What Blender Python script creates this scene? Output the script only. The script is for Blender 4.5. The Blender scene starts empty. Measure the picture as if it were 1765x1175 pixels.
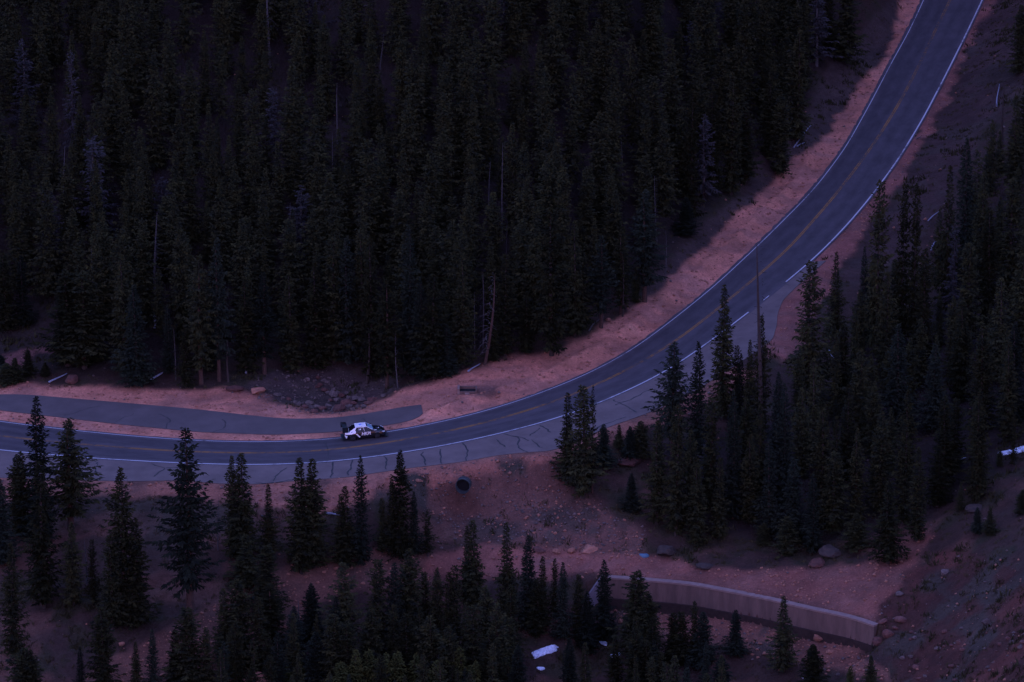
import bpy, bmesh, math, random
import numpy as np
from mathutils import Vector, Matrix

random.seed(7)
RNG = np.random.default_rng(7)
R = math.radians
SC = bpy.context.scene
COL = SC.collection

# ------------------------------------------------------------------ camera
PW, PH = 1765.0, 1175.0
PITCH, DIST, PPM = R(20.0), 650.0, 15.5
FPX = PPM * DIST
CAM = np.array([0.0, -DIST * math.cos(PITCH), DIST * math.sin(PITCH)])
FWD = np.array([0.0, math.cos(PITCH), -math.sin(PITCH)])
RGT = np.array([1.0, 0.0, 0.0])
UPV = np.cross(RGT, FWD)
cam_d = bpy.data.cameras.new('camera')
cam = bpy.data.objects.new('camera', cam_d)
COL.objects.link(cam)
cam.location = CAM
cam.rotation_euler = (math.pi / 2 - PITCH, 0, 0)
cam_d.sensor_width = 36.0
cam_d.lens = 36.0 * FPX / PW
cam_d.clip_start = 1.0
cam_d.clip_end = 8000.0
SC.camera = cam

# ------------------------------------------------------------------ light
SUN_EL, SUN_ROT = R(-2.5), R(-25.0)
w = bpy.data.worlds.new('World')
SC.world = w
w.use_nodes = True
nt = w.node_tree
bg = nt.nodes['Background']
sky = nt.nodes.new('ShaderNodeTexSky')
sky.sky_type = 'NISHITA'
sky.sun_disc = False
sky.sun_elevation = SUN_EL
sky.sun_rotation = SUN_ROT
sky.altitude = 3000.0
sky.air_density = 1.0
sky.dust_density = 0.3
sky.ozone_density = 2.7
nt.links.new(sky.outputs['Color'], bg.inputs['Color'])
bg.inputs['Strength'].default_value = 0.1
sd = bpy.data.lights.new('sun', 'SUN')
sun = bpy.data.objects.new('sun', sd)
COL.objects.link(sun)
sd.energy = 0.0024
sd.angle = R(90)
sd.color = (1.0, 0.30, 0.75)
sun.rotation_euler = (R(35), R(-20), 0)
SC.view_settings.view_transform = 'Standard'
SC.view_settings.look = 'None'
SC.view_settings.gamma = 1.0
SC.view_settings.exposure = 7.32
SC.cycles.max_bounces = 4

# ------------------------------------------------------------------ helpers
def ray(px, py):
    return FWD + (px - PW / 2) / FPX * RGT - (py - PH / 2) / FPX * UPV

GRADE = 0.065                      # the road climbs to the right
def tilt(x): return GRADE * np.clip(x, -90, 95)
def plane(px, py, z=0.0):
    d = ray(px, py)
    return CAM + (z - CAM[2]) / (d[2] - GRADE * d[0]) * d

def project(P):
    P = np.asarray(P, float)
    v = P - CAM
    zc = v @ FWD
    return PW / 2 + FPX * (v @ RGT) / zc, PH / 2 - FPX * (v @ UPV) / zc, zc

def sstep(a, b, x):
    t = np.clip((x - a) / (b - a), 0, 1)
    return t * t * (3 - 2 * t)

def inpoly(x, y, poly):
    x = np.asarray(x, float); y = np.asarray(y, float)
    r = np.zeros(np.broadcast(x, y).shape, bool)
    n = len(poly)
    for i in range(n):
        x0, y0 = poly[i][0], poly[i][1]
        x1, y1 = poly[(i + 1) % n][0], poly[(i + 1) % n][1]
        if y0 == y1:
            continue
        c = (y0 > y) != (y1 > y)
        r ^= c & (x < (x1 - x0) * (y - y0) / (y1 - y0) + x0)
    return r

def seg_dist(x, y, pts, closed=False):
    best = np.full(x.shape, 1e9)
    n = len(pts)
    for i in range(n if closed else n - 1):
        ax, ay = pts[i][0], pts[i][1]
        bx, by = pts[(i + 1) % n][0], pts[(i + 1) % n][1]
        L = (bx - ax) ** 2 + (by - ay) ** 2 + 1e-9
        t = np.clip(((x - ax) * (bx - ax) + (y - ay) * (by - ay)) / L, 0, 1)
        d = np.hypot(x - ax - t * (bx - ax), y - ay - t * (by - ay))
        best = np.minimum(best, d)
    return best

def poly_sdist(x, y, poly):
    return np.where(inpoly(x, y, poly), -1, 1) * seg_dist(x, y, poly, True)

_lat = RNG.random((256, 256))
def vnoise(x, y):
    x = np.asarray(x, float); y = np.asarray(y, float)
    xi = np.floor(x).astype(int); yi = np.floor(y).astype(int)
    fx = x - xi; fy = y - yi
    fx = fx * fx * (3 - 2 * fx); fy = fy * fy * (3 - 2 * fy)
    g = lambda a, b: _lat[a & 255, b & 255]
    return (g(xi, yi) * (1 - fx) + g(xi + 1, yi) * fx) * (1 - fy) + (g(xi, yi + 1) * (1 - fx) + g(xi + 1, yi + 1) * fx) * fy

def fbm(x, y, o=4):
    s = 0; a = 0.5
    for k in range(o):
        s = s + a * (vnoise(x * 2 ** k + 17.3 * k, y * 2 ** k + 9.1 * k) * 2 - 1); a *= 0.5
    return s

def smooth_line(P, step=0.8, sigma=2.5):
    P = np.asarray(P, float)
    d = np.r_[0, np.cumsum(np.linalg.norm(np.diff(P, axis=0), axis=1))]
    n = max(3, int(d[-1] / step))
    t = np.linspace(0, d[-1], n)
    Q = np.stack([np.interp(t, d, P[:, k]) for k in range(P.shape[1])], 1)
    if sigma > 0:
        k = int(3 * sigma / step)
        if k > 0:
            ker = np.exp(-0.5 * (np.arange(-k, k + 1) * step / sigma) ** 2); ker /= ker.sum()
            a = 2 * Q[0] - Q[1:k + 1][::-1] if len(Q) > k else np.repeat(Q[:1], k, 0)
            b = 2 * Q[-1] - Q[-k - 1:-1][::-1] if len(Q) > k else np.repeat(Q[-1:], k, 0)
            E_ = np.vstack([a, Q, b])
            Q = np.stack([np.convolve(E_[:, j], ker, 'valid') for j in range(P.shape[1])], 1)
    return Q

def mesh_obj(name, verts, faces, mats=None, parent=None, smooth=False, fmat=None):
    me = bpy.data.meshes.new(name)
    me.from_pydata([tuple(map(float, v)) for v in verts], [], [tuple(map(int, f)) for f in faces])
    for m in (mats if isinstance(mats, (list, tuple)) else [mats]):
        if m: me.materials.append(m)
    if fmat is not None:
        me.polygons.foreach_set('material_index', np.asarray(fmat, np.int32))
    if smooth:
        me.polygons.foreach_set('use_smooth', [True] * len(me.polygons))
    me.update()
    o = bpy.data.objects.new(name, me)
    COL.objects.link(o)
    if parent is not None: o.parent = parent
    return o

def bm_obj(name, bm, mat, parent=None, smooth=False):
    me = bpy.data.meshes.new(name)
    bmesh.ops.recalc_face_normals(bm, faces=bm.faces)
    bm.to_mesh(me); bm.free()
    if mat: me.materials.append(mat)
    if smooth:
        me.polygons.foreach_set('use_smooth', [True] * len(me.polygons))
    o = bpy.data.objects.new(name, me); COL.objects.link(o)
    if parent is not None: o.parent = parent
    return o

def tag(o, label=None, cat=None, group=None, kind=None):
    if label: o['label'] = label
    if cat: o['category'] = cat
    if group: o['group'] = group
    if kind: o['kind'] = kind
    return o

def empty(name, loc=(0, 0, 0), rz=0.0):
    o = bpy.data.objects.new(name, None)
    COL.objects.link(o)
    o.location = loc; o.rotation_euler = (0, 0, rz)
    o.empty_display_size = 0.3
    return o

def tube(path, radii, n=6, cap=True):
    """verts, faces of a tube along path"""
    path = [Vector(p) for p in path]
    V, F = [], []
    up = Vector((0.13, 0.21, 1)).normalized()
    for i, p in enumerate(path):
        a = path[max(i - 1, 0)]; b = path[min(i + 1, len(path) - 1)]
        t = (b - a)
        t = t.normalized() if t.length > 1e-9 else Vector((0, 0, 1))
        s = t.cross(up)
        if s.length < 1e-3: s = t.cross(Vector((1, 0, 0)))
        s.normalize(); u = s.cross(t)
        for k in range(n):
            an = 2 * math.pi * k / n
            V.append(p + (s * math.cos(an) + u * math.sin(an)) * radii[i])
    for i in range(len(path) - 1):
        for k in range(n):
            F.append((i * n + k, i * n + (k + 1) % n, (i + 1) * n + (k + 1) % n, (i + 1) * n + k))
    if cap:
        F.append(tuple(range(n))[::-1]); F.append(tuple(range((len(path) - 1) * n, len(path) * n)))
    return V, F

class Mesh:
    def __init__(s): s.V, s.F, s.M = [], [], []
    def add(s, VF, m=0):
        b = len(s.V); s.V += [tuple(v) for v in VF[0]]
        for f in VF[1]:
            s.F.append(tuple(i + b for i in f)); s.M.append(m)
        return s
    def build(s, name, mats, parent=None, smooth=False):
        return mesh_obj(name, s.V, s.F, mats, parent, smooth, s.M)

def boxvf(x0, x1, y0, y1, z0, z1):
    V = [(x, y, z) for z in (z0, z1) for y in (y0, y1) for x in (x0, x1)]
    F = [(0, 2, 3, 1), (4, 5, 7, 6), (0, 1, 5, 4), (2, 6, 7, 3), (0, 4, 6, 2), (1, 3, 7, 5)]
    return V, F

# ------------------------------------------------------------------ materials
def mat(name, col, rough=0.85, var=0.0, scale=3.0, col2=None, bump=0.0, bscale=8.0, spec=0.3, coat=0.0, metal=0.0, objrand=0.0, coords='Object', stretch=None):
    m = bpy.data.materials.new(name); m.use_nodes = True
    t = m.node_tree; b = t.nodes['Principled BSDF']
    b.inputs['Roughness'].default_value = rough
    b.inputs['Specular IOR Level'].default_value = spec
    b.inputs['Coat Weight'].default_value = coat
    b.inputs['Coat Roughness'].default_value = 0.06
    b.inputs['Metallic'].default_value = metal
    c2 = col2 or tuple(c * (1 - var) for c in col)
    tc = t.nodes.new('ShaderNodeTexCoord')
    no = t.nodes.new('ShaderNodeTexNoise'); no.inputs['Scale'].default_value = scale; no.inputs['Detail'].default_value = 6; no.inputs['Roughness'].default_value = 0.65
    if stretch:
        mp = t.nodes.new('ShaderNodeMapping'); mp.inputs['Scale'].default_value = stretch
        t.links.new(tc.outputs[coords], mp.inputs['Vector']); t.links.new(mp.outputs[0], no.inputs['Vector'])
    else:
        t.links.new(tc.outputs[coords], no.inputs['Vector'])
    rp = t.nodes.new('ShaderNodeMapRange'); rp.inputs['From Min'].default_value = 0.35; rp.inputs['From Max'].default_value = 0.65
    t.links.new(no.outputs['Fac'], rp.inputs['Value'])
    mx = t.nodes.new('ShaderNodeMix'); mx.data_type = 'RGBA'
    mx.inputs[6].default_value = (*col, 1); mx.inputs[7].default_value = (*c2, 1)
    t.links.new(rp.outputs['Result'], mx.inputs['Factor'])
    out = mx.outputs[2]
    if objrand > 0:
        oi = t.nodes.new('ShaderNodeObjectInfo')
        mr = t.nodes.new('ShaderNodeMapRange'); mr.inputs['To Min'].default_value = 1 - objrand; mr.inputs['To Max'].default_value = 1 + objrand
        t.links.new(oi.outputs['Random'], mr.inputs['Value'])
        hs = t.nodes.new('ShaderNodeHueSaturation')
        t.links.new(mr.outputs['Result'], hs.inputs['Value'])
        t.links.new(out, hs.inputs['Color']); out = hs.outputs['Color']
    t.links.new(out, b.inputs['Base Color'])
    if bump > 0:
        n2 = t.nodes.new('ShaderNodeTexNoise'); n2.inputs['Scale'].default_value = bscale; n2.inputs['Detail'].default_value = 5
        t.links.new(tc.outputs[coords], n2.inputs['Vector'])
        bp = t.nodes.new('ShaderNodeBump'); bp.inputs['Strength'].default_value = bump; bp.inputs['Distance'].default_value = 0.1
        t.links.new(n2.outputs['Fac'], bp.inputs['Height']); t.links.new(bp.outputs['Normal'], b.inputs['Normal'])
    return m

def worn_paint(name, col, base, thr):
    m = bpy.data.materials.new(name); m.use_nodes = True
    t = m.node_tree; b = t.nodes['Principled BSDF']; b.inputs['Roughness'].default_value = 0.7; b.inputs['Specular IOR Level'].default_value = 0.2
    tc = t.nodes.new('ShaderNodeTexCoord')
    fac = None
    for sc, w_ in ((0.12, 0.6), (1.8, 0.4)):
        no = t.nodes.new('ShaderNodeTexNoise'); no.inputs['Scale'].default_value = sc; no.inputs['Detail'].default_value = 4
        t.links.new(tc.outputs['Object'], no.inputs['Vector'])
        mu = t.nodes.new('ShaderNodeMath'); mu.operation = 'MULTIPLY'; mu.inputs[1].default_value = w_
        t.links.new(no.outputs['Fac'], mu.inputs[0])
        if fac is None: fac = mu
        else:
            ad = t.nodes.new('ShaderNodeMath'); ad.operation = 'ADD'
            t.links.new(fac.outputs[0], ad.inputs[0]); t.links.new(mu.outputs[0], ad.inputs[1]); fac = ad
    rp = t.nodes.new('ShaderNodeMapRange'); rp.inputs['From Min'].default_value = thr; rp.inputs['From Max'].default_value = thr + 0.14
    t.links.new(fac.outputs[0], rp.inputs['Value'])
    mx = t.nodes.new('ShaderNodeMix'); mx.data_type = 'RGBA'
    mx.inputs[6].default_value = (*col, 1); mx.inputs[7].default_value = (*base, 1)
    t.links.new(rp.outputs['Result'], mx.inputs['Factor']); t.links.new(mx.outputs[2], b.inputs['Base Color'])
    return m

M = {}
M['asphalt_shoulder'] = mat('asphalt_shoulder', (0.142, 0.112, 0.100), 0.9, 0.3, 0.35, bump=0.25, bscale=14)
M['asphalt_pullout'] = mat('asphalt_pullout', (0.100, 0.083, 0.078), 0.9, 0.25, 0.3, bump=0.25, bscale=14)
M['tar'] = mat('tar', (0.018, 0.017, 0.018), 0.6, 0.2)
M['white_paint'] = worn_paint('white_paint', (0.44, 0.45, 0.47), (0.09, 0.088, 0.09), 0.52)
M['yellow_paint'] = worn_paint('yellow_paint', (0.30, 0.140, 0.02), (0.040, 0.038, 0.042), 0.45)
M['needles'] = mat('needles', (0.036, 0.036, 0.0120), 0.95, 0.0, 1.2, (0.0105, 0.0135, 0.0098), spec=0.05, objrand=0.45)
M['needles_blue'] = mat('needles_blue', (0.021, 0.027, 0.0155), 0.95, 0.0, 1.2, (0.0095, 0.013, 0.0105), spec=0.05, objrand=0.4)
M['needles_young'] = mat('needles_young', (0.056, 0.060, 0.016), 0.95, 0.0, 1.6, (0.028, 0.034, 0.012), spec=0.05, objrand=0.2)
M['bark'] = mat('bark', (0.06, 0.045, 0.038), 0.95, 0.4, 5, bump=0.4, bscale=12)
M['bark_red'] = mat('bark_red', (0.085, 0.05, 0.038), 0.95, 0.4, 5, bump=0.4, bscale=12)
M['deadwood'] = mat('deadwood', (0.095, 0.088, 0.085), 0.9, 0.4, 4, objrand=0.25)
M['deadtwig'] = mat('deadtwig', (0.036, 0.034, 0.033), 0.95, 0.3, 4, objrand=0.25)
M['palelog'] = mat('palelog', (0.26, 0.29, 0.34), 0.8, 0.35, 4)
M['rock_pink'] = mat('rock_pink', (0.34, 0.155, 0.095), 0.9, 0.0, 2.2, (0.19, 0.09, 0.06), bump=0.6, bscale=5, objrand=0.2)
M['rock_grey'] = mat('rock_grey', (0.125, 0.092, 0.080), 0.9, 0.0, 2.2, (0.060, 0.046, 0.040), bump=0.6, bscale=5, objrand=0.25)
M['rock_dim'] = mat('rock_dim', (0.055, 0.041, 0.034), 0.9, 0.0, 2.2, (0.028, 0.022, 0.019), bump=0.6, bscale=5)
M['rock_red'] = mat('rock_red', (0.13, 0.058, 0.044), 0.9, 0.0, 2.2, (0.065, 0.03, 0.025), bump=0.6, bscale=5, objrand=0.2)
M['concrete'] = mat('concrete', (0.165, 0.105, 0.082), 0.9, 0.0, 1.0, (0.105, 0.068, 0.054), bump=0.3, stretch=(1.3, 1.3, 0.3))
M['concrete_pale'] = mat('concrete_pale', (0.25, 0.170, 0.140), 0.9, 0.25, 1.5, bump=0.2)
M['concrete_wing'] = mat('concrete_wing', (0.19, 0.165, 0.18), 0.9, 0.25, 1.5, bump=0.2)
M['footing'] = mat('footing', (0.045, 0.028, 0.022), 0.95, 0.4, 2, bump=0.3)
M['steel'] = mat('steel', (0.036, 0.048, 0.050), 0.6, 0.4, 3, metal=0.1)
M['snow'] = mat('snow', (0.74, 0.85, 0.95), 0.6, 0.45, 3.5, bump=0.3, bscale=4)
M['shrub'] = mat('shrub', (0.060, 0.060, 0.028), 0.95, 0.4, 3, spec=0.05, objrand=0.3)
M['grass'] = mat('grass', (0.078, 0.068, 0.034), 0.95, 0.5, 0.6, spec=0.05)

# lane asphalt: worn wheel paths follow the road through its UVs (u across, v metres along)
def lane_material():
    m = bpy.data.materials.new('asphalt_lane'); m.use_nodes = True
    t = m.node_tree; b = t.nodes['Principled BSDF']
    b.inputs['Roughness'].default_value = 0.85; b.inputs['Specular IOR Level'].default_value = 0.25
    uv = t.nodes.new('ShaderNodeUVMap'); uv.uv_map = 'UVMap'
    sp = t.nodes.new('ShaderNodeSeparateXYZ'); t.links.new(uv.outputs['UV'], sp.inputs[0])
    rp = t.nodes.new('ShaderNodeValToRGB')
    el = rp.color_ramp.elements
    stops = [(0.0, 0.062), (0.07, 0.058), (0.16, 0.040), (0.26, 0.050), (0.37, 0.041), (0.48, 0.058), (0.55, 0.056), (0.65, 0.044), (0.75, 0.052), (0.86, 0.045), (0.95, 0.060), (1.0, 0.062)]
    el[0].position = 0; el[1].position = 1
    for k, (p, v) in enumerate(stops):
        e = el[0] if k == 0 else (el[len(el) - 1] if k == len(stops) - 1 else el.new(p))
        e.position = p; e.color = (v * 1.10, v * 0.97, v * 1.06, 1)
    t.links.new(sp.outputs[0], rp.inputs['Fac'])
    mp = t.nodes.new('ShaderNodeMapping'); mp.inputs['Scale'].default_value = (6.0, 0.25, 1)
    t.links.new(uv.outputs['UV'], mp.inputs['Vector'])
    no = t.nodes.new('ShaderNodeTexNoise'); no.inputs['Scale'].default_value = 1.0; no.inputs['Detail'].default_value = 8; no.inputs['Roughness'].default_value = 0.7
    t.links.new(mp.outputs[0], no.inputs['Vector'])
    mr = t.nodes.new('ShaderNodeMapRange'); mr.inputs['From Min'].default_value = 0.3; mr.inputs['From Max'].default_value = 0.7; mr.inputs['To Min'].default_value = 0.68; mr.inputs['To Max'].default_value = 1.34
    t.links.new(no.outputs['Fac'], mr.inputs['Value'])
    hs = t.nodes.new('ShaderNodeHueSaturation'); t.links.new(rp.outputs['Color'], hs.inputs['Color']); t.links.new(mr.outputs[0], hs.inputs['Value'])
    t.links.new(hs.outputs['Color'], b.inputs['Base Color'])
    return m
M['asphalt_lane'] = lane_material()

# ------------------------------------------------------------------ traced outlines (photograph pixels, put on the ground below)
W1 = [(-160,701),(-80,714),(0,727),(163,746),(320,759),(443,763),(579,758),(662,747),(713,737),(801,719),(869,700),(937,676),(1023,641),(1091,603),(1165,547),(1233,492),(1311,419),(1403,327),(1458,254),(1505,169),(1536,109),(1567,54),(1592,0),(1624,-75),(1654,-150)]
YL = [(-160,728),(-80,740),(0,752),(163,768),(320,779),(477,782),(580,776),(682,761),(750,749),(869,721),(955,693),(1040,659),(1125,614),(1180,577),(1230,538),(1298,482),(1356,432),(1431,347),(1471,296),(1509,244),(1550,178),(1584,113),(1611,54),(1638,0),(1670,-75),(1700,-150)]
W2 = [(-160,755),(-80,766),(0,776),(102,785),(163,790),(306,798),(443,802),(511,800),(600,794),(733,774),(818,758),(886,741),(972,719),(1029,696),(1118,657),(1174,624),(1219,591),(1291,538),(1354,486),(1403,446),(1460,388),(1505,334),(1550,272),(1591,204),(1628,133),(1662,65),(1693,0),(1725,-75),(1755,-150)]
SH = [(-160,814),(-80,818),(0,823),(90,826),(167,828),(238,829),(310,827),(375,833),(443,834),(511,828),(600,822),(631,817),(699,807),(801,795),(852,785),(905,779),(951,777),(1000,757),(1050,735),(1091,721),(1138,703),(1200,672),(1260,634),(1311,600),(1332,584),(1339,560),(1340,540),(1350,516),(1378,489),(1424,449)]
PU_TOP = [(-160,694),(-80,684),(0,679),(41,679),(102,684.5),(204,693),(340,705),(426,715),(494,722),(580,720),(648,710),(690,701.5),(722,696),(726,697)]
PU_BOT = [(729,712),(724,720),(709,725),(648,735.6),(580,744),(477,749),(340,744),(204,730.5),(102,718.5),(0,706.7),(-80,694),(-160,698)]
P2 = lambda L, z=0.0: np.array([plane(x, y, z) for x, y in L])
w1 = smooth_line(P2(W1), 0.8, 4.0)
w2 = smooth_line(P2(W2), 0.8, 4.0)
yl = smooth_line(P2(YL), 0.8, 4.0)
sh = smooth_line(P2(SH), 0.5, 0.7)
put = smooth_line(P2(PU_TOP), 0.6, 1.5)
pub = smooth_line(P2(PU_BOT), 0.6, 1.2)
_n = 700
def resamp(L, n):
    d = np.r_[0, np.cumsum(np.linalg.norm(np.diff(L, axis=0), axis=1))]
    t = np.linspace(0, d[-1], n)
    return np.stack([np.interp(t, d, L[:, k]) for k in range(3)], 1)
a1, a2 = resamp(w1, 400), resamp(w2, 400)
cross = (a1 - a2) / np.linalg.norm(a1 - a2, axis=1)[:, None]
lane_up = a1 + cross * (0.45 + 0.05 * RNG.standard_normal(400)[:, None])
lane_dn = a2 - cross * 0.30
lane_poly = np.vstack([lane_up, lane_dn[::-1]])[:, :2]
sh_poly = np.vstack([(a2 + cross * 0.2)[(a2[:, 1] < sh[-1, 1] + 0.5)], sh[::-1]])[:, :2]
pu_poly = np.vstack([put, pub])[:, :2]

lane_s = np.vstack([lane_up[::10], lane_up[-1:], lane_dn[::-1][::10], lane_dn[:1]])[:, :2]; sh_s = sh_poly[::5]; pu_s = pu_poly[::4]
# ------------------------------------------------------------------ terrain heights
CTRL = []
def C_(*pts):
    for p in pts: CTRL.append(p)
for L, k in ((W1, 2), (SH, 3), (PU_TOP, 3), (W2[20:], 2)):
    for p in L[::k]: C_((p[0], p[1], 0.0))
C_((-120,655,.3),(0,655,.2),(200,664,.2),(330,668,.2),(450,675,-.2),(520,700,-.5),(560,706,-1.2),(600,700,-1.6),(640,692,-1.0),(560,660,-1.4),(620,668,-1.3),(500,645,-.2),(700,668,.5),(800,640,1.0),(900,608,1.2),(1000,575,1.3),(1100,515,1.3),(1200,400,1.3),(1300,310,1.1),(1400,190,.8),(1470,70,.5),
   (-100,560,2.8),(0,560,2.5),(0,400,9),(0,200,17),(0,0,26),(300,560,3),(300,350,11),(300,100,22),(600,560,2.2),(600,350,10.5),(600,100,21),(600,0,26),(900,500,4),(900,300,11),(900,0,25),(1150,350,4.5),(1150,100,14),(1150,0,18),(1350,100,5),(1350,0,9),(0,-130,32),(600,-130,32),(1100,-130,26),(1400,-130,14),(-120,200,17),(-120,-50,28),
   (1730,0,.6),(1790,50,3),(1850,0,6),(1800,200,4.5),(1700,250,1),(1620,260,.3),(1600,330,-.3),(1520,400,-.4),(1765,400,.4),(1650,450,-1),(1450,500,-.6),(1380,600,-1.0),(1500,600,-2.2),(1650,600,-2),(1765,600,-.5),(1850,450,2),(1250,700,-1.2),(1130,742,-1),(1050,765,-1),(1000,795,-1.6),(1150,850,-4.2),(1300,800,-3.8),(1450,800,-4.2),(1600,800,-3.5),(1765,780,-1.2),(1860,700,1),(1300,940,-7),(1450,950,-7),(1600,900,-5.3),(1765,900,-2.6),(1870,850,0),(1520,1000,-7.6),
   (1000,960,-7.2),(1150,975,-7.5),(1300,985,-7.7),(1450,1010,-8.1),(1500,1060,-8.9),(1060,996,-8),(1200,1008,-8.2),(1350,1038,-8.6),(1500,1075,-9.3))
LOW = [(1125,1044,-10.7),(1300,1070,-10.9),(1480,1112,-11.6),(1200,1100,-12.0),(1400,1140,-12.7),(1250,1175,-13.6)]
C_((1600,1165,-11.3),(1765,1170,-6.5),(1765,1050,-4.6),(1600,1030,-7.3),(1560,1100,-9.8),(1880,1100,-2),(1880,1000,-1.5),
   (-100,850,-.6),(0,850,-.6),(100,845,-.5),(250,850,-.5),(400,860,-.7),(560,875,-1.1),(650,850,-.9),(760,820,-1.0),(797,850,-3.0),(870,805,-1.0),(940,797,-1),(900,855,-3.4),(780,900,-4.6),(850,930,-5.6),(940,940,-6.4),(1000,880,-4.4),(700,920,-4),(600,930,-3.4),(450,930,-2.8),(300,930,-2.3),(150,930,-2),(0,930,-1.8),
   (-100,1050,-4.6),(0,1050,-4.8),(150,1050,-5),(300,1050,-5.6),(430,1020,-6),(550,985,-6.2),(650,970,-6.5),(750,975,-7),(870,985,-7.8),(950,1010,-8.6),(1010,1042,-10.0),
   (100,1170,-8),(250,1160,-8.6),(400,1120,-8.6),(550,1060,-8.8),(700,1060,-9.5),(850,1080,-10.8),(950,1130,-12.5),(1050,1130,-12.9),(-100,1300,-11.2),(0,1300,-11.5),(300,1300,-12),(600,1300,-14),(900,1300,-15.4),(1200,1300,-16),(1500,1300,-14.5),(1765,1300,-9.5),(1900,1300,-6),(0,1500,-17),(900,1500,-20),(1765,1500,-15),(-150,1500,-16),(1950,1500,-11))
WALL = [(1036,995,-8.0),(1060,996,-8.0),(1100,999,-8.05),(1150,1003,-8.1),(1200,1008,-8.2),(1250,1018,-8.3),(1300,1027,-8.45),(1350,1038,-8.6),(1400,1050,-8.8),(1450,1060,-9.05),(1485,1069,-9.2),(1512,1079,-9.35)]
wall = smooth_line(np.array([plane(*p) for p in WALL]), 0.5, 1.0)
DROP = 2.75
def wall_drop(x, y):
    """how far the ground steps down below the retaining wall"""
    d = np.full(np.shape(x), 1e9); s = np.zeros(np.shape(x)); u = np.zeros(np.shape(x))
    n = len(wall)
    for i in range(0, n - 1):
        ax, ay = wall[i, :2]; bx, by = wall[i + 1, :2]
        L2 = (bx - ax) ** 2 + (by - ay) ** 2
        t = ((x - ax) * (bx - ax) + (y - ay) * (by - ay)) / L2
        tc = np.clip(t, -99 if i == 0 else 0, 99 if i == n - 2 else 1)
        dd = np.hypot(x - ax - tc * (bx - ax), y - ay - tc * (by - ay))
        side = (x - ax) * (by - ay) - (y - ay) * (bx - ax)
        b = dd < d
        d = np.where(b, dd, d); s = np.where(b, np.sign(side), s); u = np.where(b, i + tc, u)
    sd_ = d * s                                    # positive towards the valley
    um = u * 0.5
    Lw = (n - 1) * 0.5
    lat = sstep(-3.0, 0.3, um) * sstep(Lw + 2.5, Lw - 1.0, um)
    return DROP * sstep(0.10, 0.45, sd_) * np.exp(-np.clip(sd_ - 2, 0, None) / 7.0) * lat
cp = [plane(*p) for p in CTRL]
cx = np.array([c[0] for c in cp]); cy = np.array([c[1] for c in cp]); cz = np.array([c[2] for c in cp]) - tilt(cx)
lp = np.array([plane(*p) for p in LOW])
lz = lp[:, 2] - tilt(lp[:, 0]) + wall_drop(lp[:, 0], lp[:, 1])
cx = np.r_[cx, lp[:, 0]]; cy = np.r_[cy, lp[:, 1]]; cz = np.r_[cz, lz]
S_ = 50.0
def tps_k(r2): return np.where(r2 > 1e-12, 0.5 * r2 * np.log(r2 + 1e-12), 0)
nC = len(cx)
A = np.zeros((nC + 3, nC + 3))
A[:nC, :nC] = tps_k(((cx[:, None] - cx) ** 2 + (cy[:, None] - cy) ** 2) / S_ ** 2) + 0.004 * np.eye(nC)
A[:nC, nC] = 1; A[:nC, nC + 1] = cx / S_; A[:nC, nC + 2] = cy / S_
A[nC:, :nC] = A[:nC, nC:].T
wt = np.linalg.solve(A, np.r_[cz, 0, 0, 0])
X0, X1, Y0, Y1 = -72.0, 76.0, -118.0, float(cy.max())
def H_smooth(x, y):
    xx = np.clip(x, X0, X1); yy = np.clip(y, Y0, Y1)
    z = wt[nC] + wt[nC + 1] * xx / S_ + wt[nC + 2] * yy / S_
    for i in range(nC):
        z = z + wt[i] * tps_k(((xx - cx[i]) ** 2 + (yy - cy[i]) ** 2) / S_ ** 2)
    out = np.hypot(x - xx, y - yy)
    z = z + 0.0 - np.where(y < Y0, 0.12 * (Y0 - y), 0) + np.where(x < X0, 0.10 * (X0 - x), 0)
    z = np.where(out > 0, 160 * np.tanh(z / 160), z)
    return z
def sky_block_ridge(x, y):
    """unseen ridges added behind the forest and beside the road to block sky light"""
    yb = y - (112 + 70 * sstep(5, 45, x)); xr = x - (88 - 12 * sstep(0, 110, y))
    rb = np.where(yb > 0, np.minimum(1.15 * yb, 95 + 0.25 * yb), 0)
    rr_ = np.where(xr > 0, np.minimum(1.6 * xr, 110 + 0.2 * xr), 0) * sstep(-110, 40, y)
    return np.minimum(np.hypot(rb, rr_), 420)
def H_raw(x, y):
    x = np.asarray(x, float); y = np.asarray(y, float)
    z = H_smooth(x, y)
    dl = poly_sdist(x, y, lane_poly); ds = poly_sdist(x, y, sh_poly); dp = poly_sdist(x, y, pu_poly)
    d = np.minimum(np.minimum(dl, ds), dp)
    k = sstep(0.2, 3.8, d)
    near = sstep(0.15, 2.0, d)
    rough = 0.55 * fbm(x * 0.11, y * 0.11, 3) + 0.42 * fbm(x * 0.45, y * 0.45, 3) + 0.22 * fbm(x * 1.3, y * 1.3, 3)
    wd = seg_dist(x, y, wall)
    z = z * k + rough * near * (0.35 + 0.65 * sstep(2, 9, d)) * sstep(0.3, 2.5, wd) - wall_drop(x, y)
    z = z - 0.06 * sstep(0.5, 0.0, d) - 0.12 * sstep(0.0, -0.8, d)
    z = z + sky_block_ridge(x, y) + mound(x, y) * sstep(0.3, 1.3, d) + berm(x, y)
    return z - pit(x, y) + tilt(x)
_cv = None
def mound(x, y):
    if _cv is None: return 0.0
    ax_, ay_ = 0.215, 0.977
    u = (x - _cv[0]) * ax_ + (y - _cv[1]) * ay_; v = (x - _cv[0]) * ay_ - (y - _cv[1]) * ax_
    return -0.45 * np.exp(-(u / 0.9) ** 2 - (v / 0.8) ** 2) * sstep(.5, .2, u) + 1.35 * sstep(0.26, 0.62, u) * sstep(2.6, 1.5, u) * np.exp(-(v / 1.9) ** 2)
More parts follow.
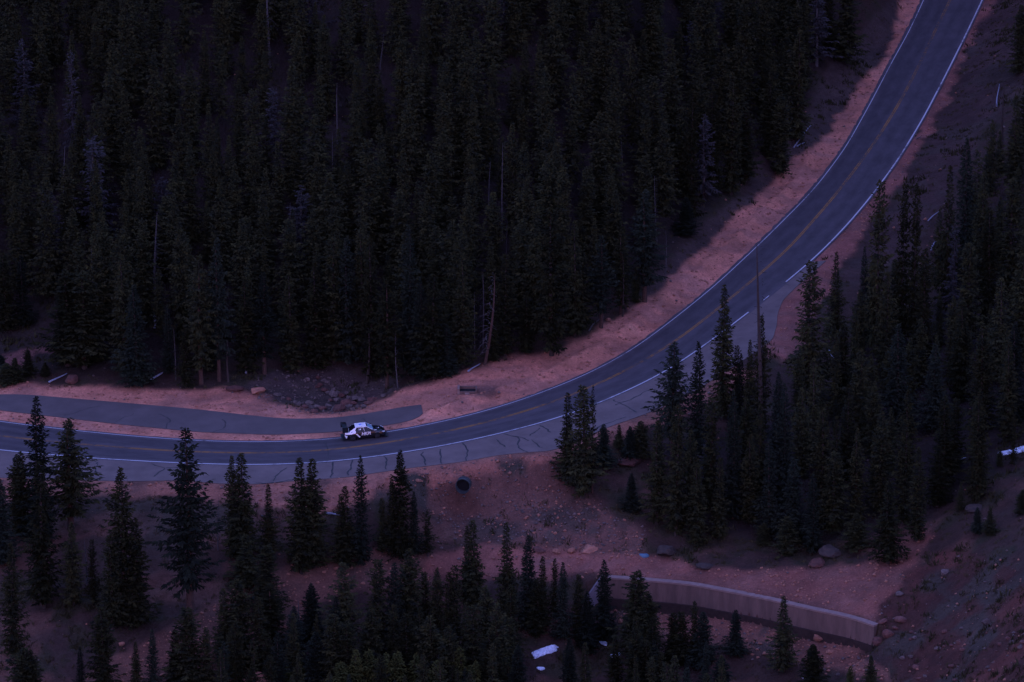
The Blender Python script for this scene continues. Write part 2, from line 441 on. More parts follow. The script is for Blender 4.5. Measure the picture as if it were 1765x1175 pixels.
_bl = (a1 + cross * 3.1)[(a1[:, 0] > plane(770, 690)[0]) & (a1[:, 1] < plane(1440, 280)[1])][::4]
def berm_d(x, y): return seg_dist(x, y, _bl)
def berm(x, y):
    return 0.42 * np.exp(-(berm_d(x, y) / 0.6) ** 2) * (0.55 + 1.1 * vnoise(x * .9, y * .9))
_dr = plane(806, 674, 0.55)
def pit(x, y):
    return 1.1 * sstep(0.0, 0.25, np.minimum(0.85 - np.abs(x - _dr[0]), 0.50 - np.abs(y - _dr[1])))
def axis(a, b, step, far):
    c = list(np.arange(a, b + step / 2, step)); s = step; lo, hi = [], []
    v = a
    while v > -far: s *= 1.35; v -= s; lo.append(v)
    s = step; v = b
    while v < far: s *= 1.35; v += s; hi.append(v)
    return np.array(lo[::-1] + c + hi)
_zc = -2.0
for _i in range(14):
    _q = plane(798, 848, _zc); _zc = 0.5 * _zc + 0.5 * float(H_raw(_q[:1], _q[1:2])[0] - tilt(_q[0]))
_cv = plane(798, 848, _zc)
GX = axis(-70, 76, 0.42, 1600); GY = axis(-95, Y1 + 2, 0.42, 1600)
gx, gy = np.meshgrid(GX, GY)
GZ = H_raw(gx.ravel(), gy.ravel()).reshape(gx.shape)
def ground_z(x, y):
    x = np.asarray(x, float); y = np.asarray(y, float)
    i = np.clip(np.searchsorted(GX, x) - 1, 0, len(GX) - 2); j = np.clip(np.searchsorted(GY, y) - 1, 0, len(GY) - 2)
    fx = (x - GX[i]) / (GX[i + 1] - GX[i]); fy = (y - GY[j]) / (GY[j + 1] - GY[j])
    return (GZ[j, i] * (1 - fx) + GZ[j, i + 1] * fx) * (1 - fy) + (GZ[j + 1, i] * (1 - fx) + GZ[j + 1, i + 1] * fx) * fy
def hit(px, py):
    """where the sight line through a photograph pixel meets the ground"""
    d = ray(px, py)
    t = np.arange(480, 1000, 0.35)
    P = CAM[None] + t[:, None] * d
    below = P[:, 2] < ground_z(P[:, 0], P[:, 1])
    i = int(np.argmax(below)) if below.any() else len(t) - 1
    a, b = t[max(i - 1, 0)], t[i]
    for _ in range(12):
        m_ = (a + b) / 2; p = CAM + m_ * d
        if p[2] < ground_z(p[0], p[1]): b = m_
        else: a = m_
    p = CAM + b * d
    return np.array([p[0], p[1], float(ground_z(p[0], p[1]))])

# ground colours: patches of gravel, soil, grass and red clay that lie where they are
V = np.stack([gx.ravel(), gy.ravel(), GZ.ravel()], 1)
GVERT = V
sx, sy, _z = project(V)
wx = 9 * fbm(V[:, 0] * 0.35 + 3, V[:, 1] * 0.35, 4); wy = 7 * fbm(V[:, 0] * 0.35 + 50, V[:, 1] * 0.35 + 9, 4)
sx2 = sx + wx * 2; sy2 = sy + wy * 1.6
def zone(poly, soft=6):
    d = np.where(inpoly(sx2, sy2, poly), -1, 1) * seg_dist(sx2, sy2, poly, True)
    return sstep(soft, -soft, d)
UP_EDGE = [(-160,650),(0,659),(90,661),(200,667),(330,670),(400,669),(450,681),(500,703),(545,712),(600,709),(648,691),(700,673),(726,661),(784,645),(839,628),(886,615),(951,603),(1016,574),(1057,550),(1125,506),(1180,461),(1243,398),(1301,340),(1376,272),(1431,225),(1471,163),(1522,102),(1546,34),(1557,0),(1600,-120)]
g_up = zone(UP_EDGE + [(x, y + 40) for x, y in W1[::-1]])
g_rt = zone([(1354,486),(1403,446),(1505,334),(1591,204),(1662,65),(1693,0),(1755,-150),(1790,-150),(1723,0),(1696,34),(1659,102),(1625,190),(1567,290),(1488,398),(1445,460),(1410,530),(1385,590),(1345,622),(1315,612),(1320,560)])
g_rough = zone([(1700,0),(1790,-60),(1765,150),(1690,230),(1640,330),(1560,430),(1480,500),(1450,470),(1560,320),(1640,180)])
g_strip = zone([(1557,0),(1546,34),(1522,102),(1471,163),(1431,225),(1376,272),(1301,340),(1243,398),(1180,461),(1110,520),(1085,530),(1202,392),(1284,334),(1318,259),(1386,215),(1410,150),(1465,72),(1492,41),(1533,0),(1570,-100),(1600,-120)])
g_dn = zone([(-160,815),(0,815),(167,820),(375,825),(600,815),(801,787),(951,770),(1138,695),(1260,630),(1300,640),(1230,690),(1140,730),(1060,760),(965,790),(930,800),(850,812),(760,835),(700,848),(620,866),(560,882),(480,874),(400,864),(300,858),(180,852),(100,852),(0,868),(-160,870)])
g_path = zone([(745,955),(850,938),(1000,945),(1080,956),(1180,974),(1280,985),(1400,975),(1480,975),(1560,930),(1610,905),(1590,960),(1540,1010),(1512,1040),(1505,1070),(1300,1020),(1060,993),(1000,985),(940,1000),(870,992),(800,1000),(740,990)])
g_low = zone([(1030,1010),(1110,1040),(1200,1052),(1350,1085),(1480,1118),(1540,1175),(1400,1150),(1280,1112),(1200,1112),(1120,1090),(1050,1060)])
g_band = zone([(330,1060),(430,1005),(530,970),(600,950),(700,950),(760,960),(745,1000),(660,1000),(560,1035),(500,1090),(430,1100),(330,1175),(90,1200),(180,1140),(260,1100)])
g_gully = zone([(720,812),(960,792),(1010,860),(1110,915),(1100,962),(1000,946),(850,930),(760,930),(735,880)], 13)
g_red = zone([(1512,1085),(1508,1040),(1560,985),(1640,945),(1790,970),(1800,1200),(1560,1190)])
g_leftp = zone([(0,615),(40,602),(110,600),(120,608),(60,612),(30,640),(0,650)], 3)
g_streambed = zone([(410,672),(470,640),(560,632),(680,650),(690,668),(640,695),(590,712),(540,712),(480,702)])
g_grass = zone([(180,862),(420,868),(560,890),(560,930),(300,940),(200,920)], 22)
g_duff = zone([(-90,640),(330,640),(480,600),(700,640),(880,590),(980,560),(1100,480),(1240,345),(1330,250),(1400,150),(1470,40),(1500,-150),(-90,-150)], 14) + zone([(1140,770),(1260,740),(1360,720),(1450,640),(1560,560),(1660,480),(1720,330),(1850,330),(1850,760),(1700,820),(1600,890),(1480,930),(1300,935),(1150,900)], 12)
g_veg = zone([(640,824),(760,810),(940,797),(960,810),(900,835),(850,868),(800,890),(740,890),(690,872),(640,862)], 18)
g_damp = zone([(812,668),(824,663),(852,668),(862,680),(845,690),(815,688)], 5)
n1 = fbm(V[:, 0] * 0.5, V[:, 1] * 0.5, 4); n2 = fbm(V[:, 0] * 0.13 + 7, V[:, 1] * 0.13, 3)
def lerp(c, c2, k): return c * (1 - k[:, None]) + np.array(c2) * k[:, None]
GR = (0.50, 0.208, 0.134)
soil = np.array((0.054, 0.034, 0.027)); moss = np.array((0.035, 0.030, 0.019))
col = soil[None] * (1 - sstep(-.1, .25, n1 + 0.5 * n2)[:, None]) + moss[None] * sstep(-.1, .25, n1 + 0.5 * n2)[:, None]
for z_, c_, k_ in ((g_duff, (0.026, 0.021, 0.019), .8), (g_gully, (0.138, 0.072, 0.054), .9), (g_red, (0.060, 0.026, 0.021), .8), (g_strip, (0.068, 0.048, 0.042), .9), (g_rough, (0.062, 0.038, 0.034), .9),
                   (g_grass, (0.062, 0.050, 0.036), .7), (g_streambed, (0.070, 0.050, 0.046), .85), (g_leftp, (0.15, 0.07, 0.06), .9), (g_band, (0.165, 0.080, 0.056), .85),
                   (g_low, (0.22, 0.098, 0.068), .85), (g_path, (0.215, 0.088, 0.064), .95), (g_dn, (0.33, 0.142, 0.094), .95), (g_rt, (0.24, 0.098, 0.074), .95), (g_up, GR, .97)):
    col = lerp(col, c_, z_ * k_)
col = lerp(col, (0.54, 0.23, 0.145), 0.75 * np.exp(-(berm_d(GVERT[:, 0], GVERT[:, 1] + 0.25) / 0.75) ** 2))
col = lerp(col, (0.115, 0.068, 0.056), g_damp * .85)
mauve = sstep(-.12, .30, fbm(GVERT[:, 0] * 0.30 + 3, GVERT[:, 1] * 0.55 + 77, 4))
col = lerp(col, (0.215, 0.120, 0.098), .48 * mauve * g_up)
col = lerp(col, (0.16, 0.088, 0.070), .55 * mauve * np.clip(g_dn + g_rt + g_path * .7, 0, 1))
open_slope = sstep(815, 850, sy) * (1 - np.clip(g_duff, 0, 1))
col = lerp(col, (0.125, 0.062, 0.046), .7 * open_slope * sstep(.02, .30, fbm(GVERT[:, 0] * 0.2 + 60, GVERT[:, 1] * 0.2 + 33, 4)) * (1 - np.clip(g_path + g_dn + g_red, 0, 1)))
patch = sstep(-0.02, 0.22, fbm(V[:, 0] * 0.28 + 31, V[:, 1] * 0.28 + 5, 4))
col = lerp(col, (0.050, 0.046, 0.036), patch * np.clip(g_veg * .8 + g_gully * .75 + g_red * .75 + g_band * .35 + g_low * .85 + g_grass * .4 + g_streambed * .4 + g_rough * .4 + g_dn * .40 + g_path * .12, 0, 1))
clay = sstep(0.1, 0.3, fbm(V[:, 0] * 0.22 + 81, V[:, 1] * 0.22 + 15, 3))
col = lerp(col, (0.105, 0.040, 0.030), clay * g_red * 0.7)
col = col * np.clip(1 + 0.34 * n1 + 0.36 * n2, .4, 1.7)[:, None]
nx, ny = len(GX), len(GY)
idx = np.arange(nx * ny).reshape(ny, nx)
F4 = np.stack([idx[:-1, :-1], idx[:-1, 1:], idx[1:, 1:], idx[1:, :-1]], -1).reshape(-1, 4)
me = bpy.data.meshes.new('ground')
me.vertices.add(len(V)); me.vertices.foreach_set('co', V.ravel().astype(np.float32))
me.loops.add(F4.size); me.loops.foreach_set('vertex_index', F4.ravel().astype(np.int32))
me.polygons.add(len(F4)); me.polygons.foreach_set('loop_start', np.arange(0, F4.size, 4, dtype=np.int32))
me.polygons.foreach_set('use_smooth', np.ones(len(F4), bool))
me.update(calc_edges=True)
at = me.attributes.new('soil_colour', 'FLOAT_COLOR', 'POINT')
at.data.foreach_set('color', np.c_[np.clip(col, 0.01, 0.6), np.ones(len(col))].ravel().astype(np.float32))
gm = bpy.data.materials.new('ground_soil'); gm.use_nodes = True
t = gm.node_tree; b = t.nodes['Principled BSDF']; b.inputs['Roughness'].default_value = 0.95; b.inputs['Specular IOR Level'].default_value = 0.1
an = t.nodes.new('ShaderNodeAttribute'); an.attribute_name = 'soil_colour'
tc = t.nodes.new('ShaderNodeTexCoord')
val = None
for sc, lo, hi in ((1.1, 0.80, 1.20), (4.5, 0.72, 1.30)):
    no = t.nodes.new('ShaderNodeTexNoise'); no.inputs['Scale'].default_value = sc; no.inputs['Detail'].default_value = 7; no.inputs['Roughness'].default_value = 0.7
    t.links.new(tc.outputs['Object'], no.inputs['Vector'])
    mr = t.nodes.new('ShaderNodeMapRange'); mr.inputs['From Min'].default_value = 0.3; mr.inputs['From Max'].default_value = 0.7; mr.inputs['To Min'].default_value = lo; mr.inputs['To Max'].default_value = hi
    t.links.new(no.outputs['Fac'], mr.inputs['Value'])
    if val is None: val = mr
    else:
        mu = t.nodes.new('ShaderNodeMath'); mu.operation = 'MULTIPLY'
        t.links.new(val.outputs[0], mu.inputs[0]); t.links.new(mr.outputs[0], mu.inputs[1]); val = mu
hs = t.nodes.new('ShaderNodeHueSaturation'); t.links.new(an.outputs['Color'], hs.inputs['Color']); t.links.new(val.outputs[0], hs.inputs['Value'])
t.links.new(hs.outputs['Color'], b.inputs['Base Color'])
no = t.nodes.new('ShaderNodeTexNoise'); no.inputs['Scale'].default_value = 3.5; no.inputs['Detail'].default_value = 7; no.inputs['Roughness'].default_value = 0.75
t.links.new(tc.outputs['Object'], no.inputs['Vector'])
bp = t.nodes.new('ShaderNodeBump'); bp.inputs['Strength'].default_value = 0.9; bp.inputs['Distance'].default_value = 0.22
t.links.new(no.outputs['Fac'], bp.inputs['Height']); t.links.new(bp.outputs['Normal'], b.inputs['Normal'])
me.materials.append(gm)
ground = bpy.data.objects.new('ground', me); COL.objects.link(ground); tag(ground, kind='structure')

# ------------------------------------------------------------------ road sheets
def sheet_between(name, A_, B_, z, m, nacross=8, uv=False):
    n = len(A_)
    VV, FF = [], []
    for i in range(n):
        for k in range(nacross + 1):
            p = A_[i] * (1 - k / nacross) + B_[i] * (k / nacross); VV.append((p[0], p[1], z + tilt(p[0])))
    W_ = nacross + 1
    for i in range(n - 1):
        for k in range(nacross):
            FF.append((i * W_ + k, (i + 1) * W_ + k, (i + 1) * W_ + k + 1, i * W_ + k + 1))
    base = len(VV)
    for i in range(n):
        for p in (A_[i], B_[i]): VV.append((p[0], p[1], z - 0.25 + tilt(p[0])))
    for i in range(n - 1):
        FF.append((i * W_, base + 2 * i, base + 2 * i + 2, (i + 1) * W_)); FF.append((i * W_ + nacross, (i + 1) * W_ + nacross, base + 2 * i + 3, base + 2 * i + 1))
    o = mesh_obj(name, VV, FF, m)
    if uv:
        d = np.r_[0, np.cumsum(np.linalg.norm(np.diff(A_, axis=0), axis=1))]
        UV = [(k / nacross, d[i]) for i in range(n) for k in range(W_)] + [(0, d[i // 2]) if i % 2 == 0 else (1, d[i // 2]) for i in range(2 * n)]
        ul = o.data.uv_layers.new(name='UVMap')
        li = np.empty(len(o.data.loops), np.int32); o.data.loops.foreach_get('vertex_index', li)
        ul.data.foreach_set('uv', np.array(UV, np.float32)[li].ravel())
    return o
road = sheet_between('road', lane_up, lane_dn, 0.010, M['asphalt_lane'], 10, True); tag(road, kind='structure')

def ngon_sheet(name, poly, z, m):
    bm = bmesh.new()
    vs = [bm.verts.new((p[0], p[1], z + tilt(p[0]))) for p in poly]
    f = bm.faces.new(vs)
    ret = bmesh.ops.extrude_face_region(bm, geom=[f])
    for e in ret['geom']:
        if isinstance(e, bmesh.types.BMVert): e.co.z -= 0.25
    bmesh.ops.triangulate(bm, faces=[q for q in bm.faces if len(q.verts) > 4])
    return bm_obj(name, bm, m)
def ribbon(pts, wd, z, jag=0.0):
    P = np.asarray(pts, float)[:, :2]
    T = np.gradient(P, axis=0); T /= np.linalg.norm(T, axis=1)[:, None] + 1e-9
    N = np.stack([-T[:, 1], T[:, 0]], 1)
    h = wd / 2 * (1 + jag * RNG.uniform(-1, 1, (len(P), 1)))
    VV = [(*p, z + tilt(p[0])) for p in P + N * h] + [(*p, z + tilt(p[0])) for p in P - N * h]
    n = len(P)
    return VV, [(i, i + 1, n + i + 1, n + i) for i in range(n - 1)][::1]
def crack_line(pix, wob=0.25):
    Q = smooth_line(P2(pix), 0.35, 0)
    Q[:, 0] += wob * np.array([fbm(np.array([i * 0.35]), np.array([pix[0][0] * 0.1]), 3)[0] for i in range(len(Q))]) * 2
    Q[:, 1] += wob * np.array([fbm(np.array([i * 0.35 + 40]), np.array([pix[0][0] * 0.1]), 3)[0] for i in range(len(Q))]) * 2
    return Q
def add_cracks(o, lines, z, wd=0.16):
    VV = [tuple(v.co) for v in o.data.vertices]; FF = [tuple(p.vertices) for p in o.data.polygons]; MI = [0] * len(FF)
    for pix in lines:
        v, f = ribbon(crack_line(pix), wd, z, 0.5)
        b_ = len(VV); VV += v
        for q in f: FF.append(tuple(i + b_ for i in q)); MI.append(1)
    uvs = None
    nm = bpy.data.meshes.new(o.name); nm.from_pydata(VV, [], FF)
    nm.materials.append(o.data.materials[0]); nm.materials.append(M['tar'])
    nm.polygons.foreach_set('material_index', MI); nm.update()
    o.data = nm
    return o
shoulder = ngon_sheet('road_shoulder', sh_poly, 0.004, M['asphalt_shoulder']); tag(shoulder, kind='structure')
add_cracks(shoulder, [[(574,797),(570,823)],[(606,792),(600,820)],[(663,785),(667,808)],[(729,778),(733,802)],[(262,800),(284,806),(268,822)],[(284,806),(312,806)],[(492,805),(470,830)],
    [(440,834),(470,830),(500,828)],[(868,748),(895,752),(912,758)],[(893,752),(890,772),(912,779)],[(912,758),(938,772)],[(932,734),(952,746)],[(932,738),(924,744),(916,752)],[(855,757),(868,770)],
    [(1057,690),(1100,710)],[(1010,745),(1080,718)],[(1060,700),(1120,672)],[(20,790),(40,818)],[(165,797),(168,815)],[(330,806),(322,826)],[(1150,650),(1180,660),(1190,680)],[(1225,600),(1260,616)],
    [(800,764),(804,792)],[(755,775),(760,799)]], 0.012, 0.15)
pull = ngon_sheet('pullout_road', pu_poly, 0.006, M['asphalt_pullout']); tag(pull, kind='structure')
add_cracks(pull, [[(110,716),(170,700)],[(285,738),(292,722),(270,712)],[(370,745),(390,735),(384,722)],[(630,722),(634,737)],[(200,728),(232,712)]], 0.014, 0.10)
rc = Mesh()
for pix in ([(1330,366),(1395,376),(1462,384)], [(1305,462),(1330,480),(1362,492)], [(1235,515),(1266,530),(1310,545)], [(560,762),(566,778),(562,798)]):
    rc.add(ribbon(crack_line(pix, 0.12), 0.09, 0.016, 0.5))
tag(rc.build('road_crack_seal', M['tar']), kind='structure')
lm = Mesh().add(ribbon(w1, 0.10, 0.020)); tag(lm.build('road_edge_line', M['white_paint']), kind='structure')
gap0, gap1 = plane(1293, 537), plane(1352, 487)
keep = (w2[:, 1] < gap0[1]) | (w2[:, 1] > gap1[1])
i0 = int(np.argmax(~keep)); i1 = len(w2) - int(np.argmax(~keep[::-1]))
lm = Mesh().add(ribbon(w2[:i0], 0.17, 0.020)).add(ribbon(w2[i1:], 0.17, 0.020)).add(ribbon(w2[i0 + 4:i0 + 7], 0.12, 0.020)); tag(lm.build('road_edge_line', M['white_paint']), kind='structure')
T_ = np.gradient(yl, axis=0); T_ /= np.linalg.norm(T_, axis=1)[:, None]
N_ = np.stack([-T_[:, 1], T_[:, 0], 0 * T_[:, 0]], 1)
lm = Mesh().add(ribbon(yl + N_ * 0.11, 0.11, 0.020)).add(ribbon(yl - N_ * 0.11, 0.11, 0.020)); tag(lm.build('road_centre_line', M['yellow_paint']), kind='structure')

# ------------------------------------------------------------------ spruce meshes (a few grown crowns, copied with their own sizes)
def spray_quad(V, F, p, d, L, wd, droop, rng):
    d = d / (np.linalg.norm(d) + 1e-9)
    s = np.cross(d, np.array([0, 0, 1.0])); s /= (np.linalg.norm(s) + 1e-9)
    roll = rng.uniform(-0.9, 0.9)
    n = np.cross(s, d); s = s * math.cos(roll) + n * math.sin(roll)
    q1 = p + d * L * 0.5 + s * wd * 0.5; q2 = p + d * L * 0.5 - s * wd * 0.5
    tip = p + d * L + np.array([0, 0, -droop * L])
    q1[2] -= droop * L * 0.3; q2[2] -= droop * L * 0.3
    b = len(V); V.extend([p, q1, tip, q2]); F.append((b, b + 1, b + 2, b + 3))

def grow_spruce(seed, H=12.0, RR=1.6, bare=0.06, dens=1.0, ragged=0.25, power=0.8, gap=0.0, twin=False, droop=0.35, lean=0.0):
    rng = np.random.default_rng(seed)
    V, F = [], []
    ph = rng.uniform(0, 6.28, 4)
    z = bare * H
    az0 = rng.uniform(0, 6.28)
    stems = [(0.0, 0.0, 1.0)] if not twin else [(-0.25, 0.1, 1.0), (0.5, -0.15, 0.90)]
    for (ox, oy, hs) in stems:
        z = bare * H
        while z < H * hs * 0.995:
            f = (z - bare * H) / (H * hs * (1 - bare))
            prof = (1 - f) ** power * (0.62 + 0.38 * min(1, f / 0.12)) + 0.025
            prof *= 1 + 0.16 * math.sin(9 * f + ph[0]) + 0.10 * math.sin(23 * f + ph[1])
            r = RR * max(prof, 0.03)
            nb = max(4, int((4 + 5.0 * r / RR) * dens))
            az0 += 2.4
            for k in range(nb):
                if rng.random() < gap: continue
                an = az0 + 6.283 * k / nb + rng.normal(0, 0.25)
                sect = 1 + 0.22 * math.sin(an * 2 + ph[2] + f * 5) + 0.12 * math.sin(an * 3 + ph[3] - f * 9)
                L = r * sect * rng.uniform(1 - 1.6 * ragged, 1 + ragged)
                if rng.random() < 0.06: L *= 1.35
                dirh = np.array([math.cos(an), math.sin(an), 0])
                up = 0.55 * f ** 1.5 - droop * (1 - f) + rng.normal(0, 0.10)
                ns = max(2, int(2 + L / 0.19))
                base = np.array([ox * (0.3 + 0.7 * f), oy * (0.3 + .7 * f), z + rng.uniform(-0.12, 0.12)])
                for j in range(ns):
                    g = (j + 0.5) / ns
                    p = base + dirh * L * g * 0.92
                    p[2] += up * L * g + 0.22 * L * g * g
                    for side in (-1, 1):
                        a2 = an + side * rng.uniform(0.35, 1.15)
                        d = np.array([math.cos(a2), math.sin(a2), up * 0.5 + rng.normal(-0.10, 0.22)])
                        ln = (0.17 + 0.24 * (1 - 0.45 * g)) * rng.uniform(0.7, 1.3) * (0.65 + 0.35 * min(1, L / 0.9))
                        spray_quad(V, F, p.copy(), d, ln, ln * rng.uniform(0.32, 0.55), rng.uniform(0.1, 0.5), rng)
                spray_quad(V, F, base + dirh * L * 0.70 + np.array([0, 0, up * L * 0.7 + 0.1 * L]), np.array([dirh[0], dirh[1], up + 0.25]), 0.34 * L + 0.12, 0.16, 0.05, rng)
            z += (0.20 + 0.13 * (1 - f)) * rng.uniform(0.8, 1.25)
        for k in range(7):
            p = np.array([ox, oy, H * hs * (0.955 + 0.006 * k)]); a_ = rng.uniform(0, 6.28)
            spray_quad(V, F, p, np.array([math.cos(a_) * 0.5, math.sin(a_) * 0.5, 1.0]), 0.30, 0.09, 0, rng)
        spray_quad(V, F, np.array([ox, oy, H * hs * 0.97]), np.array([0.02, 0.02, 1.0]), H * hs * 0.045, 0.07, 0, rng)
    V = np.array(V)
    V[:, 0] += lean * (V[:, 2] / H) ** 2
    return V, F, stems

def trunk_vf(H, r0, stems=((0, 0, 1.0),), rng=None, bend=0.08, n=7):
    VV, FF = [], []
    for (ox, oy, hs) in stems:
        path, rad = [], []
        for i in range(9):
            f = i / 8
            path.append((ox * (0.3 + 0.7 * f) + bend * math.sin(3 * f + ox), oy * (0.3 + .7 * f) + bend * math.cos(2.3 * f) - bend, -0.5 + (H * hs * 0.97 + 0.5) * f))
            rad.append(r0 * (1 - f) ** 0.8 + 0.012 + (0.10 * r0 if i == 0 else 0))
        v, ff = tube(path, rad, n); b_ = len(VV); VV += v; FF += [tuple(i + b_ for i in q) for q in ff]
    return VV, FF

def fast_mesh(name, V, F, m):
    me = bpy.data.meshes.new(name)
    me.from_pydata(np.asarray(V, float).tolist(), [], F); me.materials.append(m); me.update()
    return me

KINDS = {}
def add_kind(key, crown_mat, bark_mat, H=12.0, r0=0.17, tb=0.0, **kw):
    V, F, stems = grow_spruce(H=H, **kw)
    cm = fast_mesh('crown_mesh', V, F, crown_mat)
    tv, tf = trunk_vf(H, r0, stems)
    tm = fast_mesh('trunk_mesh', [tuple(v) for v in tv], tf, bark_mat)
    KINDS.setdefault(key, []).append((cm, tm, H, kw.get('RR', 1.6)))
nm, nb_, ny_ = M['needles'], M['needles_blue'], M['needles_young']
add_kind('s', nm, M['bark'], seed=1, RR=1.55, power=0.80)
add_kind('s', nm, M['bark'], seed=2, RR=1.45, power=0.70, ragged=0.32)
add_kind('s', nb_, M['bark'], seed=3, RR=1.65, power=0.90, ragged=0.22)
add_kind('s', nm, M['bark'], seed=4, RR=1.5, power=0.62, ragged=0.36, gap=0.10)
add_kind('s', nm, M['bark'], seed=5, RR=1.6, power=1.0, ragged=0.28)
add_kind('b', nm, M['bark_red'], seed=6, RR=1.9, power=0.62, bare=0.16, ragged=0.34, gap=0.12, r0=0.22)
add_kind('b', nb_, M['bark_red'], seed=7, RR=1.8, power=0.72, bare=0.20, ragged=0.30, gap=0.08, r0=0.22)
add_kind('t', nm, M['bark'], seed=8, RR=1.7, power=0.85, twin=True)
add_kind('r', nm, M['bark'], seed=9, RR=1.5, power=0.55, bare=0.12, ragged=0.45, gap=0.42, dens=0.85)
add_kind('r', nb_, M['bark_red'], seed=10, RR=1.5, power=0.6, bare=0.18, ragged=0.45, gap=0.38, dens=0.85)
add_kind('y', ny_, M['bark'], H=7.0, seed=11, RR=1.3, power=0.85, bare=0.02, r0=0.09)
add_kind('y', ny_, M['bark'], H=7.0, seed=12, RR=1.4, power=0.75, bare=0.02, r0=0.09, ragged=0.3)

def grow_dead(seed, H=12.0, RR=1.4, droop=0.8, nbr=46, bare=0.12, twigs=True, top=1.0):
    rng = np.random.default_rng(seed)
    mb = Mesh()
    for k in range(nbr):
        f = bare + (0.97 - bare) * (k + rng.random()) / nbr
        if f > top: continue
        z = H * f; an = rng.uniform(0, 6.28)
        L = RR * ((1 - f) ** 0.6 * 0.9 + 0.12) * rng.uniform(0.35, 1.15)
        path = []
        for j in range(5):
            g = j / 4
            path.append((math.cos(an + 0.3 * g) * L * g, math.sin(an + 0.3 * g) * L * g, z + 0.15 * L * g - droop * L * g * g))
        r_ = 0.012 + 0.022 * (1 - f)
        mb.add(tube(path, [r_ * (1 - 0.7 * i / 4) for i in range(5)], 4, False))
        if twigs:
            for q in range(rng.integers(2, 5)):
                i = rng.integers(1, 5); p = path[i]; a2 = an + rng.normal(0, 1.0); l2 = L * rng.uniform(0.15, 0.4)
                mb.add(tube([p, (p[0] + math.cos(a2) * l2 * .6, p[1] + math.sin(a2) * l2 * .6, p[2] - l2 * rng.uniform(0.1, 0.8))], [r_ * 0.5, 0.004], 3, False))
    return mb
def add_dead(key, m1, m2, H=12.0, r0=0.13, bend=0.15, **kw):
    mb = grow_dead(H=H, **kw)
    cm = fast_mesh('branches_mesh', mb.V, mb.F, m2)
    tv, tf = trunk_vf(H, r0, bend=bend)
    KINDS.setdefault(key, []).append((cm, fast_mesh('trunk_mesh', [tuple(v) for v in tv], tf, m1), H, kw.get('RR', 1.4)))
add_dead('d', M['deadwood'], M['deadtwig'], seed=21, droop=0.9, nbr=60)
add_dead('d', M['deadwood'], M['deadtwig'], seed=22, droop=0.6, nbr=54, RR=1.5)
add_dead('n', M['deadwood'], M['deadwood'], r0=0.09, seed=23, droop=0.3, nbr=26, RR=0.7)
add_dead('n', M['bark'], M['deadtwig'], seed=24, droop=0.2, nbr=34, RR=0.6)
add_dead('k', M['bark_red'], M['deadwood'], seed=25, droop=0.5, nbr=60, RR=1.1, bend=0.3, r0=0.17)
# grey, mossy dying spruce: sparse crown over many dead twigs
for sd_ in (31, 32):
    V, F, stems = grow_spruce(seed=sd_, H=12.0, RR=1.35, power=0.6, ragged=0.45, gap=0.45, dens=0.9, droop=0.6)
    KINDS.setdefault('g', []).append((fast_mesh('crown_mesh', V, F, M['deadtwig']), fast_mesh('trunk_mesh', *[([tuple(v) for v in a_[0]], a_[1]) for a_ in [trunk_vf(12.0, 0.15)]][0], M['deadwood']), 12.0, 1.35))

# traced trees: tip x, tip y, base y, half-width (photograph pixels), kind
TREES = {}
TREES['below'] = """69,688,935,26,s 75,800,1046,28,s 41,779,924,22,b 32,783,922,16,s 123,724,910,34,b 127,900,1042,17,s 213,808,1072,24,s 194,922,1086,18,s 237,898,1078,21,s
327,740,1066,37,b 402,785,960,14,s 419,781,966,25,s 425,921,1012,22,s 4,826,972,22,s 24,939,1132,19,s 464,834,962,15,s 519,793,986,23,s 540,793,976,25,s 588,851,972,14,s 596,838,978,18,s
623,789,972,16,s 659,857,952,9,s 676,825,952,13,s 691,777,962,18,s 714,847,956,12,s 737,882,958,11,r 805,904,1042,12,s 815,898,1047,21,s 594,970,1142,25,b 653,964,1132,21,s 681,970,1132,20,s 706,945,1122,24,s 732,985,1102,14,s
754,978,1112,14,s 774,987,1122,12,s 784,976,1122,14,s 461,940,1062,22,s 412,1000,1152,26,s 466,1010,1112,25,b 538,1006,1102,20,s 508,1045,1152,18,s 161,930,1042,9,s 178,1045,1200,21,s 265,1085,1210,14,s 236,1105,1215,11,s 303,1085,1190,16,s 325,1050,1195,26,s 357,1082,1200,14,s 140,1115,1205,10,s 45,1115,1230,26,s 55,1120,1235,18,s 387,1015,1150,20,s"""
TREES['grove'] = """873,902,1062,17,s 910,925,1082,19,s 935,958,1082,14,s 956,962,1067,8,s 970,968,1102,14,s 997,990,1102,12,s 1041,966,1099,18,s 1096,986,1132,26,s 1116,1019,1142,20,s 1012,1020,1122,17,s 1160,1056,1142,14,s 1174,1054,1146,15,s 1196,1036,1142,10,s 1211,1054,1146,19,s
893,1112,1240,20,s 981,1100,1245,20,s 1008,1107,1245,16,s 1094,1080,1220,17,s 1111,1105,1230,22,s 1162,1130,1250,18,s 1349,1027,1155,19,s 1267,1051,1128,15,s 1400,1109,1190,18,s 1500,1129,1200,11,s 1465,1148,1200,10,y 1243,1130,1210,20,s 1060,1095,1200,14,s 838,1010,1150,18,s 858,1040,1200,20,s 880,1010,1150,16,s 773,1080,1220,20,s 740,1060,1200,22,s 700,1060,1200,20,s 640,1050,1190,22,s 575,1060,1200,22,s 545,1090,1200,22,s 600,1075,1210,20,s 815,1045,1200,20,s 846,1085,1230,22,s 925,1000,1098,14,s
614,1120,1225,18,y 637,1121,1225,20,y 668,1126,1230,20,y 686,1124,1230,20,y 655,1132,1230,14,y 717,1127,1230,18,y 793,1116,1225,20,y 496,1146,1195,9,y 521,1143,1195,9,y 753,1138,1235,18,y 588,1142,1235,22,y 820,1140,1240,18,y"""
